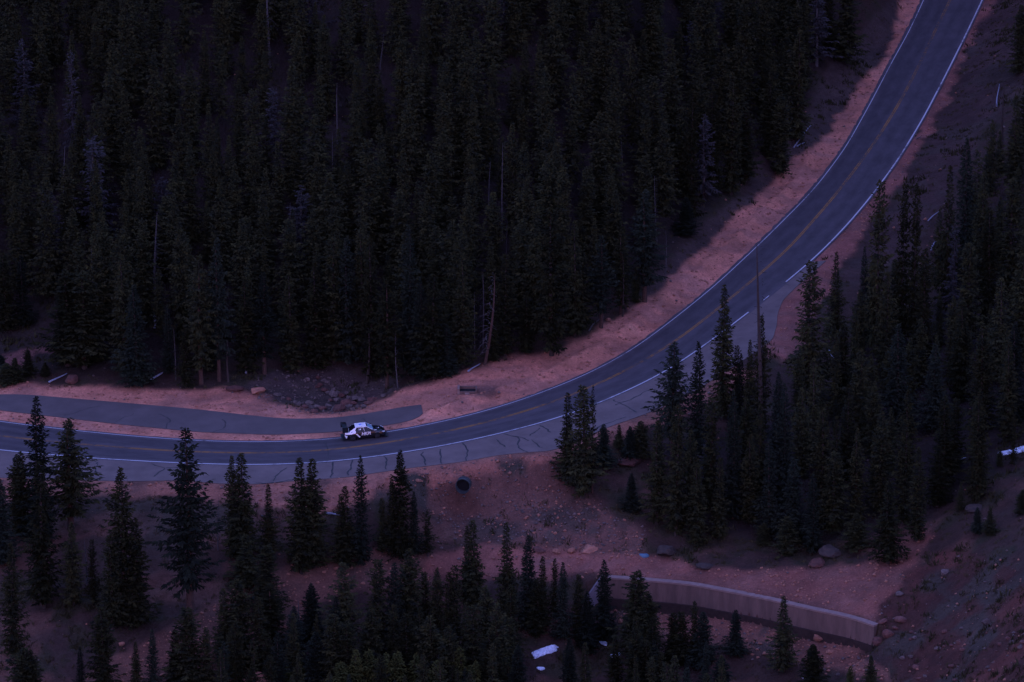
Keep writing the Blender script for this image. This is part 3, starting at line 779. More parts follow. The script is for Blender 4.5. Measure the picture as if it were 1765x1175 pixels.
TREES['spur'] = """978,677,832,21,s 1004,667,857,27,s 1021,665,850,10,r 1040,731,802,19,s 1067,731,772,10,s 1086,734,792,15,s 1104,725,787,17,s 1160,590,782,32,b 1202,590,802,22,s 1246,495,722,24,s 1269,596,722,12,s 1276,610,735,12,s 1291,587,742,14,s 1310,545,760,18,s 1262,675,892,21,s 1132,726,902,22,s 1165,700,922,23,s 1308,700,862,20,s 1349,662,872,24,s 1088,815,880,15,s 1292,749,900,20,s 1224,690,880,22,s 1190,740,905,20,s
1511,311,622,23,s 1554,320,602,16,s 1573,317,612,17,s 1439,433,582,17,s 1395,453,692,29,s 1487,428,602,14,s 1632,290,542,22,s 1660,240,482,25,s 1690,300,500,20,s 1399,619,802,20,s 1379,670,822,20,s 1340,644,800,20,s 1545,560,742,28,s 1608,593,742,24,s 1625,685,842,22,s 1684,672,862,20,s 1517,711,882,22,s 1557,723,902,20,s 1580,772,932,18,s 1616,769,872,20,s 1746,716,802,6,s 1723,772,802,7,s 1414,703,902,22,s 1366,790,932,25,s 1440,688,742,7,s 1437,780,917,24,s 1530,830,970,28,s 1706,874,922,12,s 1684,874,918,11,s 1655,830,880,8,s 1315,901,937,12,s 1475,884,947,20,s 1356,890,957,18,s 1762,843,884,12,s
1452,560,700,20,s 1480,600,760,22,s 1590,430,640,22,s 1525,470,660,20,s 1665,420,600,24,s 1700,360,560,24,s 1740,310,520,26,s 1760,400,620,26,s 1720,480,660,26,s 1655,520,690,24,s 1690,560,740,24,s 1745,560,730,26,s 1325,760,920,20,s 1240,790,930,18,s 1200,800,940,20,s 1475,740,900,18,s 1400,820,950,18,s 1757,7,125,18,s 1747,165,330,20,s 1722,225,300,12,s 1702,255,330,13,s 1768,95,260,18,s 1735,590,760,20,s"""
TREES['edge'] = """117,468,630,35,s 146,472,634,35,s 214,441,645,24,s 235,492,664,26,s 291,526,642,12,s 347,441,662,28,b 378,414,657,22,b 322,560,668,14,s 456,468,644,22,b 425,480,640,22,s 545,455,636,25,s 575,410,625,25,s 600,407,625,25,s 624,395,620,24,s 641,417,652,22,s 667,482,668,25,b 706,390,645,25,s 747,472,650,32,s 798,441,632,22,s 771,560,648,16,s 951,360,612,28,s 907,509,606,14,s 1036,407,564,22,b 1070,397,540,20,b 1111,330,520,28,b 1096,458,520,10,s 1182,340,405,18,s 1190,153,380,16,s 1228,153,330,20,s 1284,190,312,20,s 1328,119,270,20,s 1374,51,240,20,s 1260,129,335,20,s 12,625,661,16,s 27,616,659,15,s 49,602,648,12,s 78,624,648,9,s 2,611,640,13,s 500,470,640,22,s 850,540,622,14,s 1000,430,570,22,s 990,380,580,22,s 870,440,612,20,s 725,480,652,20,s 10,432,570,20,s 40,440,560,18,s"""
TREES['deep'] = """716,85,300,25,s 805,90,310,22,s 614,153,330,22,s 641,34,220,20,s 766,163,360,22,s 883,211,400,18,s 1033,194,380,25,s 743,259,430,22,s 813,286,440,18,s 1029,37,220,18,s 1046,41,225,18,s 955,-20,190,25,s 941,119,340,26,s 1125,133,320,27,s 1176,177,340,18,s 1111,269,430,20,s 1155,68,250,18,s
330,102,290,20,s 507,116,330,30,s 397,235,400,18,s 371,245,400,16,s 330,249,420,22,s 117,283,440,20,s 167,184,370,26,s 245,221,390,24,s 480,245,400,16,s 48,293,450,18,s 289,337,480,28,s 456,337,490,24,s 545,200,380,30,s 552,116,290,18,s 218,150,320,20,s 310,190,340,18,s 439,221,390,20,s 1345,160,300,18,s 1383,-40,160,18,s 1315,-30,180,20,s 1458,-50,110,25,s 570,300,470,30,s 600,280,430,22,s 690,330,500,24,s 850,330,500,22,s 420,380,560,26,s 500,380,560,26,s 250,380,560,22,s 180,360,520,24,s 320,400,540,22,s 900,380,560,24,s 660,260,430,24,s 540,360,540,22,s 780,380,560,24,s 1060,330,480,22,s 1010,290,450,20,s"""
DEAD = [  # tip x, tip y, base x, base y, half-width, kind, label
 (378,854,376,948,9,'d','thin pale dead sapling on the slope below the paved shoulder'), (512,1028,514,1100,16,'d','bleached dead tree with spreading twigs among the lower spruces'), (145,925,150,1005,12,'d','grey leafless young tree beside the broad ragged spruce'),
 (1308,408,1312,760,17,'n','tall bare spire of a dead tree standing across the road curve'), (1640,387,1640,562,14,'g','grey dead spruce with lichen-coloured branches on the wooded spur'), (275,360,268,545,24,'d','grey dead tree with long drooping branches at the forest edge'),
 (851,461,835,628,15,'k','reddish broken snag leaning over the gravel bank near the drain box'), (832,463,832,600,12,'d','thin grey snag close behind the reddish leaning snag'), (660,55,650,170,12,'d','pale dead treetop high in the dark forest'), (868,242,866,420,10,'d','whitened dead spruce in the middle of the dark forest'),
 (1070,238,1072,330,11,'d','short whitened snag in the forest near the curve'), (41,68,45,225,20,'g','large grey dying spruce at the far edge of the forest'), (126,88,128,260,14,'g','narrow grey dying spruce beside the larger grey one'), (88,327,90,470,18,'g','grey mossy spruce low in the forest above the pullout'),
 (1724,140,1728,255,9,'n','thin dead pole on the rocky slope above the upper road'), (872,372,872,470,9,'d','small bleached snag with curling twigs deep in the forest'), (586,140,582,250,9,'n','thin pale snag between two dark forest spruces'), (1130,300,1132,420,14,'d','dead tree with looping bare branches near the inside of the curve'),
 (575,225,575,330,9,'d','small pale dead tree with twisted twigs in the forest'), (1071,430,1073,545,6,'n','bare thin trunk at the forest edge above the widest part of the gravel bank'), (1146,392,1147,472,6,'n','thin bare trunk standing alone at the upper forest edge by the gravel curve'),
 (683,572,686,668,7,'n','bare reddish trunk at the forest edge next to the pale flat stone'), (455,555,457,642,7,'n','bare thin trunk in the forest front above the pink angular boulder'), (392,585,394,658,7,'n','thin bare trunk in the forest front above the long dark reddish boulder'),
 (302,560,303,655,8,'d','grey twiggy dead sapling in the forest front above the pullout'), (820,500,818,618,9,'d','twiggy grey dead tree in the forest front near the leaning snag'), (1118,640,1118,640,0,'',''), (1215,760,1212,860,12,'g','greyish dying spruce in the middle of the wooded spur'), (635,560,632,660,10,'n','bare reddish trunk at the forest edge above the rock pile')]

tree_items = []
def place(px_t, py_t, px_b, py_b, hw, kind, zone_name, label=None):
    p = hit(px_b, py_b)
    d = ray(px_t, py_t)
    # tip on the sight line, above the base (same distance along the view)
    zc = (p - CAM) @ FWD
    tip = CAM + d * zc
    Hh = max(1.2, (tip[2] - p[2]) * 1.0 + (0))
    ang = math.atan2(CAM[2] - p[2], math.hypot(CAM[1] - p[1], CAM[0] - p[0]))
    dv = (py_b - py_t) * zc / FPX
    Hh = max(1.0, dv / math.cos(ang))
    rad = hw * zc / FPX * (1.55 if zone_name in ('below', 'grove') else 1.32)
    lean = math.atan2((tip[0] - p[0]), Hh)
    tree_items.append(dict(p=p, H=Hh, R=rad, kind=kind, zone=zone_name, label=label, tip=(px_t, py_t), base=(px_b, py_b), zc=zc, lean=lean))
for zn, txt in TREES.items():
    for tok in txt.split():
        a_ = tok.split(',')
        tx, ty, by, hw = map(float, a_[:4])
        place(tx, ty, tx, by, hw, a_[4], zn)
for (tx, ty, bx, by, hw, k, lab) in DEAD:
    if k: place(tx, ty, bx, by, hw, k, 'dead', lab)

# fill the forest between the traced trees
F_UP = [(-70,585),(40,565),(120,570),(180,645),(330,655),(420,628),(520,620),(640,640),(700,655),(790,632),(880,595),(960,570),(1060,510),(1160,420),(1240,345),(1330,250),(1400,150),(1450,50),(1500,-60),(-70,-60)]
F_RT = [(1130,780),(1240,740),(1330,720),(1440,640),(1500,580),(1560,560),(1640,480),(1700,330),(1765,300),(1840,330),(1840,800),(1760,770),(1660,850),(1600,900),(1480,935),(1300,940),(1140,900)]
F_BT = [(380,1155),(600,1150),(860,1150),(1000,1170),(1250,1190),(1240,1300),(380,1300)]
px_pts = [it['p'][:2] for it in tree_items]
def fill(poly, n, dmin, hr, zone_name, seed):
    rng = np.random.default_rng(seed)
    xs = [p[0] for p in poly]; ys = [p[1] for p in poly]
    ex = [hit(x, y) for x, y in poly]
    bx0, bx1 = min(e[0] for e in ex), max(e[0] for e in ex); by0, by1 = min(e[1] for e in ex), max(e[1] for e in ex)
    cnt = 0
    for _ in range(n):
        x, y = rng.uniform(bx0, bx1), rng.uniform(by0, by1)
        z = float(ground_z(x, y)); u, v, zc = project((x, y, z))
        if not inpoly(np.array([u]), np.array([v]), poly)[0]: continue
        dm = dmin * rng.uniform(0.8, 1.5)
        arr = np.array(px_pts)
        if ((arr[:, 0] - x) ** 2 + (arr[:, 1] - y) ** 2).min() < dm * dm: continue
        Hh = rng.uniform(*hr)
        tu, tv, _q = project((x, y, z + Hh))
        if zone_name != 'deepfill':
            bad = False
            for f in np.linspace(0.15, 1.05, 8):
                P_ = plane(u, v + (tv - v) * f)
                q0, q1 = np.array([P_[0]]), np.array([P_[1]])
                if poly_sdist(q0, q1, lane_s)[0] < 1.2 or poly_sdist(q0, q1, sh_s)[0] < 1.0 : bad = True
            if inpoly(np.array([tu]), np.array([tv]), [(1000,930),(1520,930),(1520,1120),(1000,1040)])[0]: bad = True
            if zone_name == 'grovefill' and (900 < u < 1085 or tv < 1010): bad = True
            if bad: continue
        px_pts.append(np.array([x, y]))
        k = rng.choice(['s'] * 24 + ['b', 'b', 't', 't', 'r', 'r', 'g', 'd'] if zone_name == 'deepfill' else ['s', 's', 's', 's', 's', 'b', 'r', 's'])
        tree_items.append(dict(p=np.array([x, y, z]), H=Hh * (0.85 if k in 'gd' else 1), R=rng.uniform(1.15, 1.75) * Hh / 12 + 0.25, kind=str(k), zone=zone_name, label=None, tip=(tu, tv), base=(u, v), zc=zc, lean=0.0))
        cnt += 1
    return cnt
fill(F_UP, 9000, 2.75, (6.5, 15.5), 'deepfill', 41)
fill(F_RT, 3000, 3.5, (6, 11), 'spurfill', 42)
fill(F_BT, 1500, 1.9, (5.0, 9.0), 'grovefill', 43)

# ------------------------------------------------------------------ plant the trees: every tree an Empty with its trunk and crown
ORD = ['first','second','third','fourth','fifth','sixth','seventh','eighth','ninth','tenth','eleventh','twelfth','thirteenth','fourteenth','fifteenth','sixteenth','seventeenth','eighteenth','nineteenth','twentieth',
       'twenty-first','twenty-second','twenty-third','twenty-fourth','twenty-fifth','twenty-sixth','twenty-seventh','twenty-eighth','twenty-ninth','thirtieth'] + ['thirty-%s' % q for q in ('first','second','third','fourth','fifth','sixth','seventh','eighth','ninth')] + ['fortieth'] + ['forty-%s' % q for q in ('first','second','third','fourth','fifth','sixth','seventh','eighth','ninth')] + ['fiftieth'] + ['fifty-%s' % q for q in ('first','second','third','fourth','fifth','sixth','seventh','eighth','ninth')]
def surface_at(x, y):
    P_ = plane(x, y); q0, q1 = np.array([P_[0]]), np.array([P_[1]])
    if poly_sdist(q0, q1, lane_s)[0] < 0: return 'lane'
    if poly_sdist(q0, q1, sh_s)[0] < 0: return 'shoulder'
    if poly_sdist(q0, q1, pu_s)[0] < 0: return 'pullout'
    return ''
GRP = {'below': 'spruces on the slope below the road', 'grove': 'spruces in the grove by the retaining wall', 'grovefill': 'spruces in the grove by the retaining wall', 'spur': 'spruces on the wooded spur inside the curve', 'spurfill': 'spruces on the wooded spur inside the curve',
       'edge': 'spruces along the forest edge above the road', 'deep': 'spruces deep in the dense forest above the road', 'deepfill': 'spruces deep in the dense forest above the road', 'dead': 'dead trees'}
def where(it):
    (x, y), (bx, by), zn = it['tip'], it['base'], it['zone']
    s_ = surface_at(x, y)
    if zn == 'below':
        if s_ in ('lane', 'pullout'): return 'below the road, tip across the lanes'
        if s_ == 'shoulder': return 'below the road, tip across the shoulder'
        if y < 900: return 'just below the road, tip on the gravel edge'
        if y < 1000: return 'halfway down the slope below the road'
        return 'low on the slope beside the pink gully'
    if zn in ('grove', 'grovefill'):
        if it['kind'] == 'y': return 'in the nearest row of young trees by the boulders'
        if 1030 < x < 1520 and y > 960 and by > 1095: return 'standing in front of the curved retaining wall'
        if y < 1000: return 'in the grove, tip over the track'
        return 'low in the grove around the snow patch'
    if zn in ('spur', 'spurfill'):
        if s_: return 'on the wooded spur, tip across the road'
        if y < 480: return 'high on the spur beside the upper road'
        if by > 870: return 'at the foot of the spur above the gravel track'
        if y < 680: return 'in the upper part of the wooded spur'
        return 'in the middle of the wooded spur'
    if zn == 'edge':
        if x < 110 and y > 580: return 'by the clearing at the end of the pullout'
        if x < 560: return 'in the front forest row above the pullout'
        if x < 900: return 'in the front forest row above the drain box'
        return 'in the front forest row along the gravel curve'
    return None
order = {'below': 0, 'grove': 0, 'spur': 0, 'edge': 1, 'dead': 0, 'grovefill': 2, 'spurfill': 2, 'deep': 3, 'deepfill': 4}
for it in tree_items:
    it['vis'] = (-40 < it['base'][0] < PW + 40) and it['tip'][1] < PH - 4 and it['base'][1] > -8 and -12 < it['tip'][0] < PW + 12
live = [it for it in tree_items if it['zone'] != 'dead' and it['kind'] not in 'gdnk']
live.sort(key=lambda it: (order[it['zone']], -it['base'][1]))
single = [it for it in live if it['vis']][:298]
sid = set(id(it) for it in single)
mass = [it for it in live if id(it) not in sid]
dead = [it for it in tree_items if (it['zone'] == 'dead' or it['kind'] in 'gdnk') and it['vis']]
ranks = {}
for it in single:
    it['where'] = where(it)
    if it['where']: ranks.setdefault(it['where'], []).append(it)
for k_, L in ranks.items():
    L.sort(key=lambda it: it['tip'][0])
    for i, it in enumerate(L): it['rank'] = (i, len(L))
def describe(it):
    if not it.get('where'): return 'dark spruce crowded among others deep in the dense forest above the road'
    h = it['base'][1] - it['tip'][1]; r_ = it['R'] / max(it['H'], .1)
    size = 'towering' if h > 240 else 'tall' if h > 165 else 'middling' if h > 105 else 'small' if h > 62 else 'tiny'
    shape = 'needle-thin' if r_ < .075 else 'slim' if r_ < .105 else 'conical' if r_ < .14 else 'broad'
    extra = {'b': 'bare-stemmed ', 'r': 'ragged ', 't': 'twin-topped ', 'y': 'yellow-green '}.get(it['kind'], '')
    i, n = it['rank']
    tail = '' if n == 1 else ', leftmost there' if i == 0 else ', rightmost there' if i == n - 1 else ', %s from %s' % (ORD[min(i, n - 1 - i, len(ORD) - 1)], 'left' if i <= n - 1 - i else 'right')
    if len(('%s %s %s %s %s' % (size, shape, extra, it['where'], tail)).split()) > 15: extra = ''
    if len(('%s %s %s %s %s' % (size, shape, extra, it['where'], tail)).split()) > 15: shape = ''
    return ' '.join(('%s %s %sspruce %s%s' % (size, shape, extra, it['where'], tail)).split())
rsel = np.random.default_rng(99)
def variant(it):
    L = KINDS[it['kind']]
    return L[int(rsel.integers(len(L)))]
def plant(it, name, label, cat, group):
    cm, tm, h0, r0 = variant(it)
    p = it['p']
    e = empty(name, (p[0], p[1], p[2] - 0.05), rsel.uniform(0, 6.28))
    ln = it['lean']
    e.rotation_mode = 'XYZ'
    q = Matrix.Rotation(ln, 3, 'Y') @ Matrix.Rotation(rsel.normal(0, 0.015), 3, 'X') @ Matrix.Rotation(rsel.uniform(0, 6.28), 3, 'Z')
    e.rotation_euler = q.to_euler()
    k = max(0.25, it['R'] / r0)
    e.scale = (k, k, it['H'] / h0)
    tag(e, label, cat, group)
    for nm_, me_ in (('trunk', tm), ('branches' if cat == 'dead tree' and it['kind'] != 'g' else 'crown', cm)):
        o = bpy.data.objects.new(nm_, me_); COL.objects.link(o); o.parent = e
for it in single: plant(it, 'spruce_tree', describe(it), 'tree', GRP[it['zone']])
nd = 0
for it in dead:
    lab = it['label'] or {'g': 'grey dying spruce standing among the green ones deep in the forest', 'd': 'leafless dead tree standing among the spruces deep in the forest'}[it['kind']]
    plant(it, 'dead_tree', lab, 'dead tree', GRP['dead'] if it['label'] is None else None)
# the rest of the far forest reads as one mass
VV, FF, off = [], [], 0
for it in mass:
    cm, tm, h0, r0 = variant(it)
    n = len(cm.vertices); co = np.empty(n * 3, np.float32); cm.vertices.foreach_get('co', co); co = co.reshape(-1, 3)
    a_ = rsel.uniform(0, 6.28); k = max(.25, it['R'] / r0)
    c_, s_ = math.cos(a_), math.sin(a_)
    P_ = np.stack([(co[:, 0] * c_ - co[:, 1] * s_) * k + it['p'][0], (co[:, 0] * s_ + co[:, 1] * c_) * k + it['p'][1], co[:, 2] * it['H'] / h0 + it['p'][2]], 1)
    f = np.empty(len(cm.polygons) * 4, np.int32); cm.polygons.foreach_get('vertices', f)
    VV.append(P_); FF.append(f + off); off += n
if VV:
    VV = np.vstack(VV); FF = np.concatenate(FF)
    me = bpy.data.meshes.new('far_forest')
    me.vertices.add(len(VV)); me.vertices.foreach_set('co', VV.ravel().astype(np.float32))
    me.loops.add(len(FF)); me.loops.foreach_set('vertex_index', FF)
    me.polygons.add(len(FF) // 4); me.polygons.foreach_set('loop_start', np.arange(0, len(FF), 4, dtype=np.int32))
    me.update(calc_edges=True); me.materials.append(M['needles'])
    o = bpy.data.objects.new('far_forest', me); COL.objects.link(o)
    tag(o, 'dark mass of distant spruces filling the top of the hillside forest', 'forest', kind='stuff')
print('TREES single', len(single), 'dead', len(dead), 'mass', len(mass))

# ------------------------------------------------------------------ rocks, logs, snow
def rock_mesh(seed, flat=0.8):
    rng = np.random.default_rng(seed)
    bm = bmesh.new(); bmesh.ops.create_icosphere(bm, subdivisions=3, radius=1.0)
    nrm = [Vector(rng.normal(size=3)).normalized() for _ in range(11)]
    cut = [rng.uniform(0.55, 0.9) for _ in nrm]
    ph = rng.uniform(0, 6.28, 6)
    for v in bm.verts:
        c = v.co.copy()
        for n_, d_ in zip(nrm, cut):
            e_ = c.dot(n_) - d_
            if e_ > 0: c -= n_ * e_ * 0.85
        c *= 1 + 0.05 * math.sin(5 * c.x + ph[0]) * math.sin(5 * c.y + ph[1]) + 0.03 * math.sin(11 * c.z + ph[2] + 7 * c.x)
        c.z *= flat; v.co = c
    me = bpy.data.meshes.new('rock_mesh'); bm.to_mesh(me); bm.free()
    me.polygons.foreach_set('use_smooth', [False] * len(me.polygons))
    return me
ROCKM = {}
for mk in ('rock_pink', 'rock_grey', 'rock_red', 'rock_dim'):
    ROCKM[mk] = []
    for i in range(4):
        me = rock_mesh(hash_ := 60 + i * 7 + len(mk)); me.materials.append(M[mk]); ROCKM[mk].append(me)
rr = np.random.default_rng(5)
def rock(px, py, wpx, hpx, mk, label, group=None, name='boulder', cat='rock'):
    p = hit(px, py); zc = (p - CAM) @ FWD
    me = ROCKM[mk][int(rr.integers(4))]
    o = bpy.data.objects.new(name, me); COL.objects.link(o)
    a_ = wpx / 2 * zc / FPX; h_ = hpx / 2 * zc / FPX
    o.scale = (a_ * 1.12, a_ * rr.uniform(0.8, 1.1), max(h_, a_ * .4) * 1.25)
    o.rotation_euler = (rr.normal(0, .12), rr.normal(0, .12), rr.uniform(-0.5, 0.5) + (math.pi if rr.random() < .5 else 0))
    o.location = (p[0], p[1] + a_ * 0.3, p[2] + h_ * 0.55)
    tag(o, label, cat, group)
    return o
rock(124, 660, 24, 19, 'rock_red', 'big rounded red-brown boulder beside the leaning pale log')
rock(405, 674, 30, 11, 'rock_red', 'long dark reddish boulder on the gravel behind the pullout')
rock(443, 678, 28, 13, 'rock_pink', 'pale angular pink boulder at the end of the rock-lined ditch')
rock(446, 1190, 40, 42, 'rock_pink', 'taller of two pink granite boulders touching at the very bottom')
rock(408, 1192, 46, 38, 'rock_pink', 'wider flatter one of two pink granite boulders touching at the very bottom')
rock(471, 1180, 20, 14, 'rock_pink', 'small rounded pink rock beside the two large granite boulders')
rock(511, 1180, 22, 22, 'rock_pink', 'pink rock behind a tiny yellow-green spruce at the bottom')
rock(540, 1182, 26, 26, 'rock_grey', 'grey lichen-covered block at the bottom among young spruces')
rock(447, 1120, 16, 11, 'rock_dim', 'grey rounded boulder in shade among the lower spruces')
rock(209, 1113, 12, 9, 'rock_pink', 'round pinkish boulder on the shaded lower slope')
rock(640, 693, 16, 9, 'rock_red', 'dark red block at the edge of the ditch rock pile')
rock(661, 684, 12, 6, 'rock_grey', 'pale flat stone on the bank beside the ditch rock pile')
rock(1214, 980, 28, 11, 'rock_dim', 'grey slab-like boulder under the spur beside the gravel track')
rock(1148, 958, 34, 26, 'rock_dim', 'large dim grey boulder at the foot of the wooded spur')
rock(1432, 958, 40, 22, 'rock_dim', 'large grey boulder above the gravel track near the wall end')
rock(1410, 975, 30, 14, 'rock_red', 'dark red boulder beneath the large grey boulder by the track')
rock(1628, 990, 16, 12, 'rock_grey', 'pale block-shaped boulder on the red hillside')
rock(1550, 1026, 14, 9, 'rock_grey', 'pale small boulder at the top of the red cliff')
rock(1700, 1076, 16, 14, 'rock_grey', 'greyish boulder lying on the red hillside slope')
rock(1412, 1103, 26, 15, 'rock_pink', 'pink boulder on the rubble in front of the wall base')
rock(1430, 1126, 14, 8, 'rock_pink', 'small orange-pink boulder below the pink one by the wall')
rock(1070, 1074, 8, 11, 'rock_pink', 'pointed pink stone standing at the foot of the wall')
rock(1022, 1031, 16, 9, 'rock_pink', 'rounded pink boulder at the foot of the wall wing')
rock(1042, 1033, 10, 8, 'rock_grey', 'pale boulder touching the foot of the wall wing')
rock(960, 953, 16, 9, 'rock_pink', 'pale tan boulder on the upper edge of the gravel track')
rock(986, 952, 16, 12, 'rock_pink', 'round tan boulder where the gully meets the gravel track')
rock(1016, 950, 30, 7, 'rock_pink', 'long flat pinkish slab along the upper edge of the track')
rock(930, 950, 20, 8, 'rock_red', 'dark reddish rock on the upper side of the track')
rock(683, 829, 10, 6, 'rock_grey', 'pale stone on the gravel just below the paved shoulder')
rock(721, 830, 12, 6, 'rock_pink', 'orange flat stone on the bank above the culvert')
rock(390, 852, 9, 7, 'rock_pink', 'pink stone on the lower verge behind a forked spruce')
rock(1048, 553, 10, 7, 'rock_pink', 'pale stone at the forest edge beside a thin leaning log')
rock(1083, 800, 44, 16, 'rock_red', 'broken reddish slab outcrop on the spur slope')
rock(1105, 785, 30, 10, 'rock_dim', 'grey flat outcrop higher on the spur slope')
rock(1680, 880, 30, 10, 'rock_dim', 'grey outcrop beside two short spruces on the far slope')
rock(548, 668, 10, 7, 'rock_red', 'small reddish stone alone above the ditch rock pile')
rock(1514, 1112, 20, 20, 'rock_red', 'jagged dark red rock against the far end of the retaining wall')
rock(1531, 1098, 20, 19, 'rock_red', 'dark red boulder lying just past the end of the retaining wall')
rock(1522, 1074, 15, 10, 'rock_red', 'dark red rock above the end of the wall coping')
rock(1552, 1072, 20, 13, 'rock_red', 'broad dark red rock on the cliff beyond the wall end')
# the rock pile at the culvert inlet: each stone is a thing
pile = [(560,672,9),(568,680,10),(575,674,8),(552,664,8),(565,660,7),(580,690,11),(588,684,9),(596,694,12),(604,702,11),(612,696,12),(620,692,11),(628,702,10),(590,706,9),(578,704,9),(566,702,8),(556,707,9),(546,706,8),(536,704,9),(526,701,8),(516,698,9),(508,694,8),(498,688,9),(488,688,8),(480,682,9),(540,710,8),(602,688,8),(616,704,9),(636,698,9),(572,668,7),(583,678,8),(646,690,8),(610,708,8),(595,680,8),(570,692,8),(625,686,8),(558,656,8),(548,652,7),(530,656,7),(540,660,6),(598,700,17),(616,690,15),(575,684,14),(583,708,13),(532,698,13)]
for i, (x, y, s_) in enumerate(pile):
    rock(x + rr.normal(0, 1), y + rr.normal(0, 1), s_ * rr.uniform(1.0, 1.7), s_ * rr.uniform(.65, 1.1), 'rock_grey' if i % 3 else 'rock_red', 'one of many purplish grey stones heaped in the ditch above the pullout', 'stones heaped in the ditch above the pullout', name='stone')
scree = [(rr.uniform(890, 1090), rr.uniform(878, 948)) for _ in range(34)] + [(rr.uniform(745, 900), rr.uniform(945, 985)) for _ in range(16)]
for x, y in scree:
    s_ = rr.uniform(3.5, 8)
    rock(x, y, s_, s_ * .6, 'rock_grey' if rr.random() < .6 else 'rock_pink', 'loose fist-to-bucket sized stone scattered in the gully below the culvert', 'loose stones scattered in the gully below the culvert', name='stone')
for x, y in [(rr.uniform(1180, 1480), 0) for _ in range(26)]:
    yy = 1060 + (x - 1180) * 0.22 + rr.uniform(4, 50); s_ = rr.uniform(4, 10)
    rock(x, yy, s_, s_ * .65, 'rock_pink' if rr.random() < .75 else 'rock_grey', 'pinkish stone in the rubble in front of the retaining wall', 'stones in the rubble in front of the retaining wall', name='stone')
for _ in range(40):
    x, y, s_ = rr.uniform(1530, 1765), rr.uniform(1080, 1175), rr.uniform(4, 12)
    rock(x, y, s_, s_ * .6, 'rock_red' if rr.random() < .6 else 'rock_grey', 'dim rock among many in the creek bed under the red hillside', 'rocks in the creek bed under the red hillside', name='stone')
for _ in range(30):
    x, y, s_ = rr.uniform(400, 740), rr.uniform(955, 1080), rr.uniform(4, 9)
    rock(x, y, s_, s_ * .65, 'rock_pink', 'pink stone along the dry gully between the lower spruces', 'stones along the dry gully between the lower spruces', name='stone')

def log_thing(x0, y0, x1, y1, wpx, m, label, lift=0.1, branches=0, cat='log'):
    a_, b_ = hit(x0, y0), hit(x1, y1)
    zc = (a_ - CAM) @ FWD; r_ = wpx / 2 * zc / FPX
    path = []
    for i in range(6):
        f = i / 5; q = a_ * (1 - f) + b_ * f
        z = max(q[2], float(ground_z(q[0], q[1])) ) + r_ + lift * (0.5 + f)
        path.append((q[0] + 0.12 * math.sin(4 * f + x0), q[1], z))
    path = np.array(path); org = path[0].copy(); path -= org
    mb = Mesh().add(tube(path, [r_ * (1.1 - 0.6 * i / 5) for i in range(6)], 7))
    o = mb.build('fallen_log', M[m], smooth=True); o.location = org
    tag(o, label, cat)
    for k in range(branches):
        i = 1 + int(rr.integers(4)); p = path[i]
        l2 = rr.uniform(.5, 1.1)
        bb = Mesh().add(tube([p, (p[0] + rr.normal(0, .5), p[1] + rr.normal(0, .5), p[2] + l2)], [r_ * .4, .01], 5))
        bb.build('branch', M[m], o)
    return o
log_thing(86, 661, 114, 648, 3.2, 'palelog', 'short pale log leaning on the red-brown boulder', 0.15)
log_thing(262, 657, 281, 645, 4, 'palelog', 'pale broken log at the forest edge beside a dark wide spruce')
log_thing(265, 568, 268, 526, 4.5, 'palelog', 'bluish white split trunk under the drooping dead tree', 0.1)
log_thing(1014, 572, 1040, 549, 2.6, 'deadwood', 'thin grey log leaning at the forest edge inside the curve')
log_thing(866, 494, 918, 508, 3.2, 'palelog', 'pale fallen log deep in the forest near the leaning snag', .1, 2)
log_thing(900, 517, 926, 517, 2.2, 'deadwood', 'thin level log lying under the pale fallen log', .1)
log_thing(872, 541, 892, 530, 2.4, 'deadwood', 'short forked log on the dark forest floor above the gravel', .1, 2)
log_thing(808, 642, 826, 630, 3.0, 'palelog', 'pale log at the base of the reddish leaning snag')
log_thing(1369, 256, 1398, 219, 2.8, 'palelog', 'long pale pole lying on the grassy strip beside the upper curve')
log_thing(1372, 254, 1387, 249, 2.8, 'palelog', 'short pale piece of wood beside the long pale pole')
log_thing(562, 887, 588, 893, 4.2, 'palelog', 'bluish white log lying between spruces below the shoulder', .1)
log_thing(448, 890, 480, 894, 2.4, 'deadwood', 'grey log on the grass behind the short spruce below the road', .05)
log_thing(1598, 382, 1620, 367, 2.4, 'palelog', 'thin bluish pole on the rough ground beside the upper road', .1)
log_thing(1606, 433, 1614, 415, 3.2, 'palelog', 'curved bluish wood piece beside the grey dead spruce', .1)
log_thing(1719, 185, 1721, 148, 2.6, 'palelog', 'pale thin log lying beside the thin dead pole by the upper road', .1)
log_thing(1429, 606, 1437, 620, 3.5, 'palelog', 'small pale bent branch on the spur in front of the bank', .1)
log_thing(1648, 800, 1666, 792, 3.0, 'palelog', 'pale log near the narrow snow strip on the far slope', .1)
log_thing(1205, 855, 1240, 836, 2.0, 'deadwood', 'thin grey fallen stem on the bare slope of the spur', .1)
log_thing(1300, 845, 1325, 852, 2.0, 'deadwood', 'short grey stick on the spur floor among spruces', .1)
log_thing(425, 645, 430, 628, 3.5, 'palelog', 'short pale blue log above the ditch at the forest edge', .1)
log_thing(1582, 240, 1586, 238, 2.0, 'deadwood', 'tiny stub of wood by the upper road edge', .1)
log_thing(600, 20, 640, 10, 2.5, 'deadwood', 'thin dead log on the forest floor near the top', .1)
log_thing(60, 400, 30, 380, 3, 'deadwood', 'faint grey log in the forest gap above the pullout', .1)

